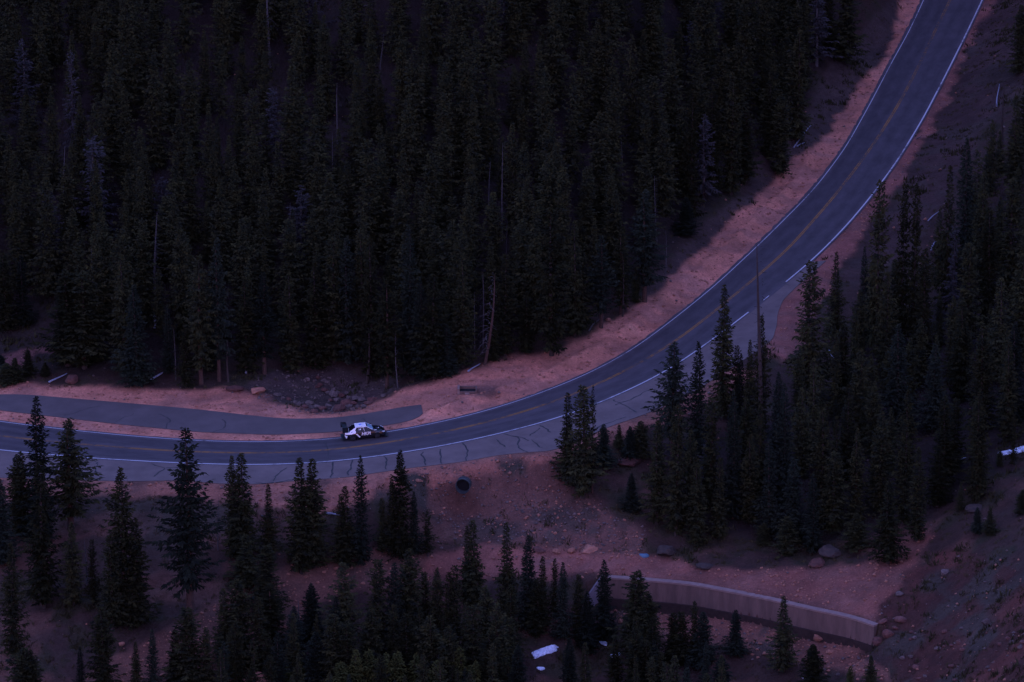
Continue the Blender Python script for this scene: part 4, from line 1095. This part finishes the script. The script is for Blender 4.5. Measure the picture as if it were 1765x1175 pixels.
M['old_ice'] = mat('old_ice', (0.07, 0.17, 0.23), 0.4, 0.2, 2.5)
def snow(pts, label, thick=0.13, m='snow'):
    P_ = np.array([hit(x, y) for x, y in pts])
    P_ = smooth_line(np.vstack([P_, P_[:1]]), 0.22, 0.25)[:-1]
    c_ = P_.mean(0)
    bm = bmesh.new(); rings = []
    for f, hgt in ((1.0, -0.10), (0.97, 0.07), (0.86, 0.16), (0.6, 0.21), (0.3, 0.235)):
        ring = []
        for k, q in enumerate(P_):
            j = 1 + (0.09 * math.sin(k * 1.7) + 0.10 * math.sin(k * 0.61 + 1)) * (f > .8)
            x = c_[0] + (q[0] - c_[0]) * f * j; y = c_[1] + (q[1] - c_[1]) * f * j
            ring.append(bm.verts.new((x - c_[0], y - c_[1], float(ground_z(x, y)) - c_[2] + hgt * thick / 0.22 + 0.02 * math.sin(k * 2.3 + 9 * f))))
        rings.append(ring)
    for a_, b_ in zip(rings[:-1], rings[1:]):
        n = len(a_)
        for k in range(n): bm.faces.new((a_[k], a_[(k + 1) % n], b_[(k + 1) % n], b_[k]))
    bm.faces.new(rings[-1])
    o = bm_obj('snow_patch' if m == 'snow' else 'ice_patch', bm, M[m], smooth=True); o.location = c_
    tag(o, label, 'snow patch' if m == 'snow' else 'ice patch')
snow([(918,1127),(922,1121),(935,1117),(950,1114),(963,1112),(965,1118),(955,1124),(940,1129),(925,1135),(919,1134)], 'largest long bluish snow patch on the dark grove floor', .2)
snow([(925,1151),(930,1149.5),(941,1150),(941,1155),(934,1156),(927,1155)], 'small oval snow patch beneath the largest one')
snow([(1033,1106),(1040,1104.5),(1046,1106),(1049,1113),(1043,1115),(1037,1110)], 'ragged little snow patch behind the slope spruces near the wall')
snow([(1052,1129),(1062,1127),(1073,1124),(1070,1130),(1060,1133),(1053,1133)], 'thin tapering snow patch just below the ragged little one')
snow([(1722,781),(1732,776),(1745,773),(1770,768),(1790,766),(1790,774),(1760,780),(1740,783),(1728,784)], 'bright snow strip at the far slope edge beside thin young spruces')
snow([(1102,956),(1110,955.5),(1121,957),(1121,961),(1112,961.5),(1104,960)], 'small dull teal patch of old ice at the upper edge of the gravel track', .2, 'old_ice')
snow([(1381,1167),(1386,1164),(1391,1166),(1390,1171),(1384,1172)], 'tiny snow remnant at the bottom below the rubble')

# ------------------------------------------------------------------ retaining wall
def wall_frame():
    T = np.gradient(wall[:, :2], axis=0); T /= np.linalg.norm(T, axis=1)[:, None]
    return np.stack([T[:, 1], -T[:, 0]], 1)
WN = wall_frame()
def wall_strip(s0, s1, z0, z1, i0=0, i1=None):
    """closed prism along the wall: offsets s0..s1 towards the valley, heights z0..z1 under the top line"""
    i1 = i1 or len(wall)
    VV, FF = [], []
    for i in range(i0, i1):
        for (s_, z_) in ((s0, z1), (s1, z1), (s1, z0), (s0, z0)):
            VV.append((wall[i, 0] + WN[i, 0] * s_, wall[i, 1] + WN[i, 1] * s_, wall[i, 2] + z_))
    n = i1 - i0
    for i in range(n - 1):
        for k in range(4):
            FF.append((i * 4 + k, i * 4 + (k + 1) % 4, i * 4 + 4 + (k + 1) % 4, i * 4 + 4 + k))
    FF.append((0, 3, 2, 1)); FF.append(tuple((n - 1) * 4 + k for k in range(4)))
    return VV, FF
rw = empty('retaining_wall', tuple(wall[0])); tag(rw, 'long curved concrete retaining wall with pale coping below the gravel track', 'retaining wall')
def wpart(name, VFs, m):
    mb = Mesh()
    for vf in VFs: mb.add(vf)
    mb.V = [tuple(np.array(v) - wall[0]) for v in mb.V]
    bm = bmesh.new(); me = bpy.data.meshes.new('x'); me.from_pydata(mb.V, [], mb.F); bm.from_mesh(me)
    return bm_obj(name, bm, M[m], rw)
wpart('wall_face', [wall_strip(-0.10, 0.50, -3.6, 0.06)], 'concrete')
wpart('coping', [wall_strip(-0.18, 0.56, 0.062, 0.25)], 'concrete_pale')
wpart('footing', [wall_strip(0.503, 0.72, -3.6, -2.05)], 'footing')
wA = np.array([wall[0, 0] - 0.02, wall[0, 1], wall[0, 2]])
wB = hit(1010, 1030); wB = np.array([wB[0], wB[1], wB[2]])
def wing():
    d = (wB - wA)[:2]; d /= np.linalg.norm(d); n_ = np.array([d[1], -d[0]]) * -1
    VV = []
    for p, zt in ((wA, 0.20), (wB, 0.15)):
        for k in (0, 0.4):
            for z in (p[2] + zt, min(wA[2], wB[2]) - 2.6):
                VV.append((p[0] + n_[0] * k, p[1] + n_[1] * k, z))
    F = [(0, 1, 5, 4), (2, 6, 7, 3), (0, 4, 6, 2), (1, 3, 7, 5), (0, 2, 3, 1), (4, 5, 7, 6)]
    return VV, F
wpart('wing_wall', [wing()], 'concrete_wing')

# ------------------------------------------------------------------ culvert outlet
cvp = np.array(_cv)
cv = empty('culvert_pipe', tuple(cvp)); tag(cv, 'dark corrugated steel culvert pipe sticking out of the bank below the road', 'culvert pipe')
def culvert(r_in, r_out, y0, y1, rib=0.0, cap=True):
    n, L = 28, 40
    VV, FF = [], []
    r_in *= .9; r_out *= .9
    ax = Vector((-0.22, -1, -0.10)).normalized(); sx_ = ax.cross(Vector((0, 0, 1))).normalized(); ux = sx_.cross(ax)
    def ring(t, r_, mitre=0.0):
        c = Vector((0, 0, 0.72)) + ax * t
        for k in range(n):
            a_ = 2 * math.pi * k / n
            q = c + (sx_ * math.cos(a_) + ux * math.sin(a_)) * r_
            q += ax * (mitre * -math.sin(a_))
            VV.append(tuple(q))
    ts = [y0 + (y1 - y0) * i / (L - 1) for i in range(L)]
    for i, t_ in enumerate(ts): ring(t_, r_out + rib * math.sin(i * 1.6), 0.28 * i / (L - 1))
    for i, t_ in enumerate(reversed(ts)): ring(t_, r_in + rib * math.sin((L - 1 - i) * 1.6), 0.28 * (L - 1 - i) / (L - 1))
    for i in range(2 * L - 1):
        for k in range(n): FF.append((i * n + k, i * n + (k + 1) % n, (i + 1) * n + (k + 1) % n, (i + 1) * n + k))
    if cap: FF.append(tuple(range((2 * L - 1) * n, 2 * L * n)))
    else:
        for k in range(n): FF.append(((2 * L - 1) * n + k, (2 * L - 1) * n + (k + 1) % n, (k + 1) % n, k))
    return VV, FF
M['hollow_shade'] = mat('hollow_shade', (0.008, 0.008, 0.009), 0.95)  # near-black that paints shade into the pipe mouth and drain box
Mesh().add(tube([Vector((0.0616, 0.28, 0.748)), Vector((0.077, 0.35, 0.755))], [0.72, 0.72], 24)).build('shade_plug', M['hollow_shade'], cv)  # solid disc, its black painted for the shade deep in the pipe
Mesh().add(culvert(0.80, 0.84, -0.75, 0.05, 0.018)).build('pipe', M['steel'], cv, smooth=True)
rm = Mesh(); 
v_, f_ = culvert(0.79, 0.885, 0.02, 0.09, 0, False); rm.add((v_, f_)).build('rim', M['steel'], cv)

# ------------------------------------------------------------------ drain box beside the upper verge
dz = float(H_raw(np.array([_dr[0] - 1.4]), np.array([_dr[1]]))[0]) + 0.12
db = empty('drain_box', (_dr[0], _dr[1], dz)); tag(db, 'open concrete drain inlet box sunk in the gravel bank beyond the car', 'drain box')
for nm_, (a_, b_, c_, d_) in (('end_wall', (-1.10, -0.86, -0.66, 0.66)), ('end_wall', (0.86, 1.04, -0.66, 0.66)), ('side_wall', (-0.858, 0.858, 0.48, 0.66)), ('side_wall', (-0.858, 0.858, -0.66, -0.50))):
    top = 0.52 if nm_ == 'end_wall' and a_ < 0 else 0.40
    if c_ < -0.6 and d_ < 0: top = 0.20
    Mesh().add(boxvf(a_, b_, c_, d_, -1.5, top)).build(nm_, M['concrete_pale'] if a_ < -1 else M['concrete'], db)
Mesh().add(boxvf(-0.858, 0.858, -0.498, 0.478, -1.0, 0.12)).build('shade_slab', M['hollow_shade'], db)  # raised near-black plate, painted shade of a deeper box
Mesh().add(boxvf(-0.3, 0.2, -0.95, -0.663, -0.6, 0.10)).build('spill_sill', M['concrete_pale'], db)

# ------------------------------------------------------------------ the race car
M['car_black'] = mat('car_black', (0.008, 0.008, 0.010), 0.18, 0.0, spec=0.5, coat=0.6)
M['car_white'] = mat('car_white', (0.92, 0.92, 0.90), 0.25, 0.0, spec=0.6, coat=1.0)
M['car_glass'] = mat('car_glass', (0.006, 0.006, 0.008), 0.06, 0.0, spec=0.3)
M['car_screen_sky_tint'] = mat('car_screen_sky_tint', (0.30, 0.55, 0.66), 0.05, 0.0, spec=1.0, coat=1.0)  # pale blue base colour paints the sky's reflection into the glass
M['car_blue'] = mat('car_blue', (0.05, 0.16, 0.65), 0.3)
M['tyre'] = mat('tyre', (0.012, 0.012, 0.012), 0.8)
M['rim'] = mat('rim', (0.04, 0.04, 0.045), 0.35, metal=0.6)
M['lamp_glass'] = mat('lamp_glass', (0.55, 0.62, 0.62), 0.08, coat=1.0, spec=0.8)
M['carbon'] = mat('carbon', (0.012, 0.016, 0.018), 0.35)
cp_ = plane(628.0, 752.8)
CAR = empty('race_car', (cp_[0], cp_[1], cp_[2] + 0.012), R(8.5)); CAR.rotation_euler = (0, -math.atan(GRADE), R(8.5)); tag(CAR, 'black and white rally style race sedan with tall rear wing driving on the road', 'race car')
def pw(x, pts):
    return float(np.interp(x, [p[0] for p in pts], [p[1] for p in pts]))
ZT = [(-2.18, .78), (-2.08, .97), (-1.55, 1.03), (-1.0, .985), (0, .955), (.95, .94), (1.5, .87), (2.0, .745), (2.15, .66), (2.24, .55)]
ZB = [(-2.18, .45), (-2.0, .30), (-1.7, .20), (1.75, .17), (2.24, .16)]
HW = [(-2.18, .70), (-2.0, .82), (-1.75, .89), (-1.3, .925), (-.85, .895), (.85, .885), (1.32, .925), (1.75, .89), (2.05, .80), (2.24, .60)]
WX = (-1.30, 1.32)
def section(x):
    zt, zb, w_ = pw(x, ZT), pw(x, ZB), pw(x, HW)
    za = 0
    for c in WX:
        d_ = abs(x - c)
        if d_ < .40: za = max(za, .32 + math.sqrt(.16 - d_ * d_))
    pts = [(w_ * .90, zb), (w_, zb + .10), (w_, zb + (zt - zb) * .45), (w_ * .995, zt - .26), (w_ * .95, zt - .10), (w_ * .82, zt - .01), (w_ * .45, zt + .02), (0, zt + .028)]
    return [(y, max(z, min(za, zt - .02)) if i < 4 else z) for i, (y, z) in enumerate(pts)]
xs = sorted(set([round(v, 3) for v in np.linspace(-2.18, 2.24, 60)] + [round(c + s_ * .4, 3) for c in WX for s_ in (-1, 1)]))
bm = bmesh.new(); rings = []
for x in xs:
    sc_ = section(x); ring = [bm.verts.new((x, -y, z)) for y, z in sc_] + [bm.verts.new((x, y, z)) for y, z in reversed(sc_[:-1])]
    rings.append(ring)
for a_, b_ in zip(rings[:-1], rings[1:]):
    n = len(a_)
    for k in range(n): bm.faces.new((a_[k], b_[k], b_[(k + 1) % n], a_[(k + 1) % n]))
bm.faces.new(rings[0]); bm.faces.new(rings[-1][::-1])
bmesh.ops.triangulate(bm, faces=[f for f in bm.faces if len(f.verts) > 4])
body = bm_obj('body', bm, M['car_black'], CAR)
# greenhouse
GH = [(1.00, .93, .74, .74), (.62, 1.17, .76, .66), (.30, 1.385, .765, .60), (-.25, 1.445, .77, .595), (-.95, 1.405, .77, .59), (-1.22, 1.27, .765, .63), (-1.62, 1.045, .72, .70)]
bm = bmesh.new(); rings = []
for x, z, wb, wt_ in GH:
    zb_ = min(pw(x, ZT) - .04, z - .01)
    rings.append([bm.verts.new(c) for c in ((x, -wb, zb_), (x, -(wb + wt_) / 2, (zb_ + z) / 2), (x, -wt_, z - .02), (x, -wt_ + .06, z), (x, wt_ - .06, z), (x, wt_, z - .02), (x, (wb + wt_) / 2, (zb_ + z) / 2), (x, wb, zb_))])
for a_, b_ in zip(rings[:-1], rings[1:]):
    for k in range(7): bm.faces.new((a_[k], b_[k], b_[k + 1], a_[k + 1]))
bm_obj('side_window', bm, M['car_glass'], CAR)
def slab(name, rows, m, parent, th=.012):
    """rows: list of (x, z, halfwidth): a curved panel lifted off the shell, with thickness"""
    bm = bmesh.new(); up_, lo = [], []
    for x, z, hw_ in rows:
        ys = np.linspace(-hw_, hw_, 9)
        up_.append([bm.verts.new((x, y, z + th + .018 * (1 - (y / hw_) ** 2))) for y in ys])
        lo.append([bm.verts.new((x, y, z - .01)) for y in ys])
    for L in (up_, lo):
        for a_, b_ in zip(L[:-1], L[1:]):
            for k in range(8): bm.faces.new((a_[k], b_[k], b_[k + 1], a_[k + 1]))
    for j in (0, 8):
        for i in range(len(rows) - 1): bm.faces.new((up_[i][j], up_[i + 1][j], lo[i + 1][j], lo[i][j]))
    for i in (0, -1):
        for k in range(8): bm.faces.new((up_[i][k], up_[i][k + 1], lo[i][k + 1], lo[i][k]))
    return bm_obj(name, bm, M[m], parent, smooth=False)
roof = slab('roof', [(.25, 1.392, .59), (.0, 1.420, .595), (-.25, 1.446, .595), (-.6, 1.428, .59), (-.95, 1.408, .585)], 'car_white', CAR)
dec = Mesh().add(boxvf(-.50, -.22, -.13, .13, 1.470, 1.482)); dec.build('roof_logo', M['car_blue'], roof)
slab('windscreen', [(.96, .955, .66), (.80, 1.06, .65), (.62, 1.172, .62), (.45, 1.285, .60), (.31, 1.375, .57)], 'car_screen_sky_tint', CAR)
slab('sun_strip', [(.36, 1.350, .57), (.255, 1.395, .58)], 'car_black', CAR, .016)
slab('rear_window', [(-.99, 1.388, .53), (-1.22, 1.272, .56), (-1.56, 1.082, .60)], 'car_glass', CAR)
def side_y(x, z):
    sc_ = section(x); zt = pw(x, ZT)
    if z >= zt - .03 and -1.6 < x < 1.0:
        gx_ = [g[0] for g in GH][::-1]
        zz = float(np.interp(x, gx_, [g[1] for g in GH][::-1])); wb = float(np.interp(x, gx_, [g[2] for g in GH][::-1])); wt_ = float(np.interp(x, gx_, [g[3] for g in GH][::-1]))
        f = np.clip((z - zt + .04) / max(zz - zt + .02, .02), 0, 1)
        y_g = wb * (1 - f) + wt_ * f
        return max(y_g, 0)
    zs = [q[1] for q in sc_]; ys = [q[0] for q in sc_]
    return float(np.interp(z, zs, ys)) if z < zs[-1] else 0
def livery(name, poly, m, side, h=.035):
    bm = bmesh.new(); x0, x1 = min(p[0] for p in poly), max(p[0] for p in poly); z0, z1 = min(p[1] for p in poly), max(p[1] for p in poly)
    nx_, nz_ = int((x1 - x0) / h) + 1, int((z1 - z0) / h) + 1
    for i in range(nx_):
        for j in range(nz_):
            a_, b_ = x0 + i * h, z0 + j * h
            if not inpoly(np.array([a_ + h / 2]), np.array([b_ + h / 2]), poly)[0]: continue
            bm.faces.new([bm.verts.new((p, side * (side_y(p, q) + .012), q)) for p, q in ((a_, b_), (a_ + h, b_), (a_ + h, b_ + h), (a_, b_ + h))])
    bmesh.ops.remove_doubles(bm, verts=bm.verts, dist=.002)
    return bm_obj(name, bm, M[m], CAR)
QUART = [(-.80, 1.42), (-.98, 1.39), (-1.2, 1.27), (-1.58, 1.06), (-2.06, .98), (-2.16, .80), (-1.75, .78), (-1.3, .80), (-1.0, .80), (-.93, .97), (-1.0, 1.14)]
for sd_ in (-1, 1):
    livery('rear_quarter', QUART, 'car_white', sd_)
    livery('white_stripe', [(-.97, .76), (-.82, .77), (-.50, .40), (-.60, .34)], 'car_white', sd_)
    livery('bumper_corner', [(-2.17, .72), (-1.90, .66), (-1.92, .35), (-2.03, .32)], 'car_white', sd_)
    livery('window_pillar', [(-.02, .98), (.02, .98), (-.14, 1.38), (-.18, 1.38)], 'car_white', sd_, .02)
    livery('roof_rail', [(-.85, 1.43), (.30, 1.405), (.96, .975), (.90, .955), (.28, 1.35), (-.85, 1.375)], 'car_white', sd_, .02)
def lettering(name, s_, size, x, z, side, parent, shear=.2, ext=.004, tilt=0.0, off=.02):
    cu = bpy.data.curves.new(name, 'FONT'); cu.body = s_; cu.size = size; cu.shear = shear; cu.extrude = ext; cu.align_x = 'CENTER'; cu.align_y = 'CENTER'; cu.offset = size * 0.035
    t_ = bpy.data.objects.new(name + '_curve', cu); COL.objects.link(t_)
    bpy.context.view_layer.update()
    me = bpy.data.meshes.new_from_object(t_.evaluated_get(bpy.context.evaluated_depsgraph_get()))
    bpy.data.objects.remove(t_)
    me.materials.clear(); me.materials.append(M['car_white'])
    o = bpy.data.objects.new(name, me); COL.objects.link(o); o.parent = parent
    o.location = (x, side * (side_y(x, z) + off), z)
    o.rotation_euler = (math.pi / 2 - tilt, 0, 0 if side < 0 else math.pi)
    return o
for sd_ in (-1, 1):
    lettering('door_lettering', 'HKPI', .46, .12, .69, sd_, CAR)
    lettering('race_number', '14', .27, -.52, 1.17, sd_, CAR, .1, tilt=0.45, off=.035)
# wheels
for x in WX:
    for sd_ in (-1, 1):
        wh = empty('wheel', (x, sd_ * .80, .325)); wh.parent = CAR
        VV, FF = [], []
        prof = [(.20, -.11), (.30, -.115), (.325, -.09), (.325, .09), (.30, .115), (.20, .11)]
        n = 28
        for k in range(n):
            a_ = 2 * math.pi * k / n
            for r_, y in prof: VV.append((r_ * math.cos(a_), y, r_ * math.sin(a_)))
        for k in range(n):
            for j in range(6): FF.append((k * 6 + j, k * 6 + (j + 1) % 6, ((k + 1) % n) * 6 + (j + 1) % 6, ((k + 1) % n) * 6 + j))
        mesh_obj('tyre', VV, FF, M['tyre'], wh)
        mb = Mesh()
        for k in range(5):
            a_ = 2 * math.pi * k / 5
            mb.add(tube([(0, sd_ * .09, 0), (.20 * math.cos(a_), sd_ * .085, .20 * math.sin(a_))], [.04, .03], 6))
        mb.add(tube([(0, sd_ * .03, 0), (0, sd_ * .10, 0)], [.06, .05], 10))
        mb.add(tube([(0, -.08, 0), (0, sd_ * .01, 0)], [.20, .20], 20))
        mb.build('rim', M['rim'], wh)
# rear wing
rwg = empty('rear_wing', (-1.98, 0, 0)); rwg.parent = CAR
def foil(ch, zc_, x0, span, th=.035):
    VV, FF = [], []; pr = [(0, 0), (.3, .9), (.7, .7), (1, .35), (1, .28), (.6, -.1), (.25, -.5)]
    for y in (-span / 2, span / 2):
        for u_, v_ in pr: VV.append((x0 - u_ * ch, y, zc_ + v_ * th + .22 * u_ * ch))
    n = len(pr)
    for k in range(n): FF.append((k, (k + 1) % n, n + (k + 1) % n, n + k))
    FF += [tuple(range(n))[::-1], tuple(range(n, 2 * n))]
    return VV, FF
Mesh().add(foil(.34, 1.40, .18, 1.70)).build('main_plane', M['carbon'], rwg)
Mesh().add(foil(.18, 1.50, -.15, 1.70, .025)).build('flap', M['carbon'], rwg)
for sd_ in (-1, 1):
    y_ = sd_ * .862
    pr = [(.24, 1.02), (.26, 1.40), (.16, 1.60), (-.38, 1.64), (-.40, 1.05)]
    VV = [(x, y_ - .01, z) for x, z in pr] + [(x, y_ + .01, z) for x, z in pr]; n = 5
    mesh_obj('endplate', VV, [tuple(range(n))[::-1], tuple(range(n, 2 * n))] + [(k, (k + 1) % n, n + (k + 1) % n, n + k) for k in range(n)], M['carbon'], rwg)
    Mesh().add(boxvf(.02, .18, sd_ * .38 - .012, sd_ * .38 + .012, .96, 1.41)).build('strut', M['carbon'], rwg)
Mesh().add(boxvf(-2.50, -2.12, -.80, .80, .30, .34)).build('rear_diffuser', M['carbon'], CAR)
Mesh().add(boxvf(2.05, 2.46, -.86, .86, .12, .15)).build('front_splitter', M['carbon'], CAR)
for sd_ in (-1, 1):
    VV = [(2.02, sd_ * .78, .60), (2.16, sd_ * .55, .56), (2.13, sd_ * .50, .68), (1.86, sd_ * .80, .755), (1.80, sd_ * .83, .70)]
    VV += [(x + .03, y + sd_ * .03, z + .02) for x, y, z in VV]
    mesh_obj('headlight', VV, [(0, 1, 2, 3, 4), (9, 8, 7, 6, 5)] + [(k, (k + 1) % 5, 5 + (k + 1) % 5, 5 + k) for k in range(5)], M['lamp_glass'], CAR)
    Mesh().add(boxvf(.70, .86, sd_ * .95 - .09, sd_ * .95 + .09, .98, 1.09)).build('wing_mirror', M['car_black'], CAR)
    Mesh().add(boxvf(-2.195, -2.15, sd_ * .55 - .14, sd_ * .55 + .14, .78, .88)).build('tail_light', mat('tail_red', (.25, .01, .01), .2), CAR)
slab('hood_vent', [(1.46, .885, .22), (1.30, .905, .26)], 'carbon', CAR, .02)
hs_ = Mesh().add(boxvf(1.52, 1.62, -.10, .12, .882, .892)); hs_.build('hood_glint', M['car_white'], CAR)  # white plates here and below paint bright reflections on the hood
Mesh().add(boxvf(1.05, 1.28, -.80, -.62, .935, .945)).build('hood_glint', M['car_white'], CAR)

# ------------------------------------------------------------------ loose gravel and tufts nobody could count
def scatter(name, prob, n, smin, smax, m, label, kind_, tuft=False, seed=3):
    rng = np.random.default_rng(seed)
    ok = (sx > -30) & (sx < PW + 30) & (sy > -20) & (sy < PH + 20)
    P_ = np.clip(prob, 0, None) * ok
    dl = np.minimum(np.minimum(poly_sdist(GVERT[:, 0], GVERT[:, 1], lane_poly), poly_sdist(GVERT[:, 0], GVERT[:, 1], sh_poly)), poly_sdist(GVERT[:, 0], GVERT[:, 1], pu_poly))
    P_ = P_ * (dl > 0.35); P_ = P_ / P_.sum()
    ids = rng.choice(len(GVERT), n, p=P_)
    x = GVERT[ids, 0] + rng.uniform(-.21, .21, n); y = GVERT[ids, 1] + rng.uniform(-.21, .21, n); z = ground_z(x, y)
    s_ = smin * (smax / smin) ** (rng.random(n) ** 2.2)
    VV, FF = [], []
    if not tuft:
        base = np.array([(1, 0, 0), (0, 1, 0), (-1, 0, 0), (0, -1, 0), (.2, .1, .75), (0, 0, -.6)]); fc = [(0, 1, 4), (1, 2, 4), (2, 3, 4), (3, 0, 4), (1, 0, 5), (2, 1, 5), (3, 2, 5), (0, 3, 5)]
        q = base[None] * s_[:, None, None] * rng.uniform(.6, 1.3, (n, 6, 3))
        a_ = rng.uniform(0, 6.28, n); c_, d_ = np.cos(a_)[:, None], np.sin(a_)[:, None]
        X_ = q[..., 0] * c_ - q[..., 1] * d_ + x[:, None]; Y_ = q[..., 0] * d_ + q[..., 1] * c_ + y[:, None]; Z_ = q[..., 2] + z[:, None] + .1 * s_[:, None]
        VV = np.stack([X_, Y_, Z_], -1).reshape(-1, 3); FF = (np.array(fc)[None] + 6 * np.arange(n)[:, None, None]).reshape(-1, 3)
    else:
        nb = 18; N = n * nb
        cx_ = np.repeat(x, nb) + rng.normal(0, .5, N) * np.repeat(s_, nb); cy_ = np.repeat(y, nb) + rng.normal(0, .5, N) * np.repeat(s_, nb); cz_ = ground_z(cx_, cy_)
        hh = np.repeat(s_, nb) * rng.uniform(.3, 1.0, N); a_ = rng.uniform(0, 6.28, N); wd = hh * rng.uniform(.10, .25, N)
        p0 = np.stack([cx_ - np.cos(a_) * wd, cy_ - np.sin(a_) * wd, cz_ - .03], -1); p1 = np.stack([cx_ + np.cos(a_) * wd, cy_ + np.sin(a_) * wd, cz_ - .03], -1)
        p2 = np.stack([cx_ + rng.normal(0, .4, N) * hh, cy_ + rng.normal(0, .4, N) * hh, cz_ + hh], -1)
        VV = np.stack([p0, p1, p2], 1).reshape(-1, 3); FF = np.arange(3 * N).reshape(-1, 3)
    me = bpy.data.meshes.new(name); me.vertices.add(len(VV)); me.vertices.foreach_set('co', VV.ravel().astype(np.float32))
    me.loops.add(FF.size); me.loops.foreach_set('vertex_index', FF.ravel().astype(np.int32)); me.polygons.add(len(FF)); me.polygons.foreach_set('loop_start', np.arange(0, FF.size, 3, dtype=np.int32))
    me.update(calc_edges=True); me.materials.append(M[m])
    o = bpy.data.objects.new(name, me); COL.objects.link(o); tag(o, label, kind_, kind='stuff')
pink = np.clip(g_up + g_dn + g_path + g_rt * .8 + g_low * 1.5 + g_band + .7 * g_gully + .08 * g_red, 0, 1.5)
scatter('gravel_stones', pink + 0.01, 8000, .05, .26, 'rock_pink', 'loose pinkish gravel stones strewn over the verges and track', 'gravel', seed=3)
scatter('gravel_stones_grey', np.clip(g_gully + .6 * g_streambed +   .5 * g_low + .10 * g_red + .12 * g_dn, 0, 1) + 0.01, 3000, .05, .26, 'rock_grey', 'loose grey stones strewn over gully and hillsides', 'gravel', seed=4)
dark_ = np.clip(1 - pink, 0, 1)
scatter('grass_tufts', dark_ * (0.5 + n1) * (1 + 1.5 * open_slope) + .3 * g_gully * (n1 > 0) + .5 * g_strip + .35 * g_rough + .05 * g_dn, 14000, .08, .40, 'grass', 'dull low grass and herbs growing on the slopes', 'grass', True, 5)
scatter('low_shrubbery', (dark_ * (n2 > 0.1) * (n1 > 0.05) + .12 * g_gully * (patch > .5) + .15 * g_red * (patch > .5) + .2 * g_low * (patch > .5) + 0.5 * g_veg * (patch > .3) + .06 * g_dn * (patch > .5)), 2600, .25, .8, 'shrub', 'dark low shrubbery spread over the slopes', 'shrubbery', True, 6)
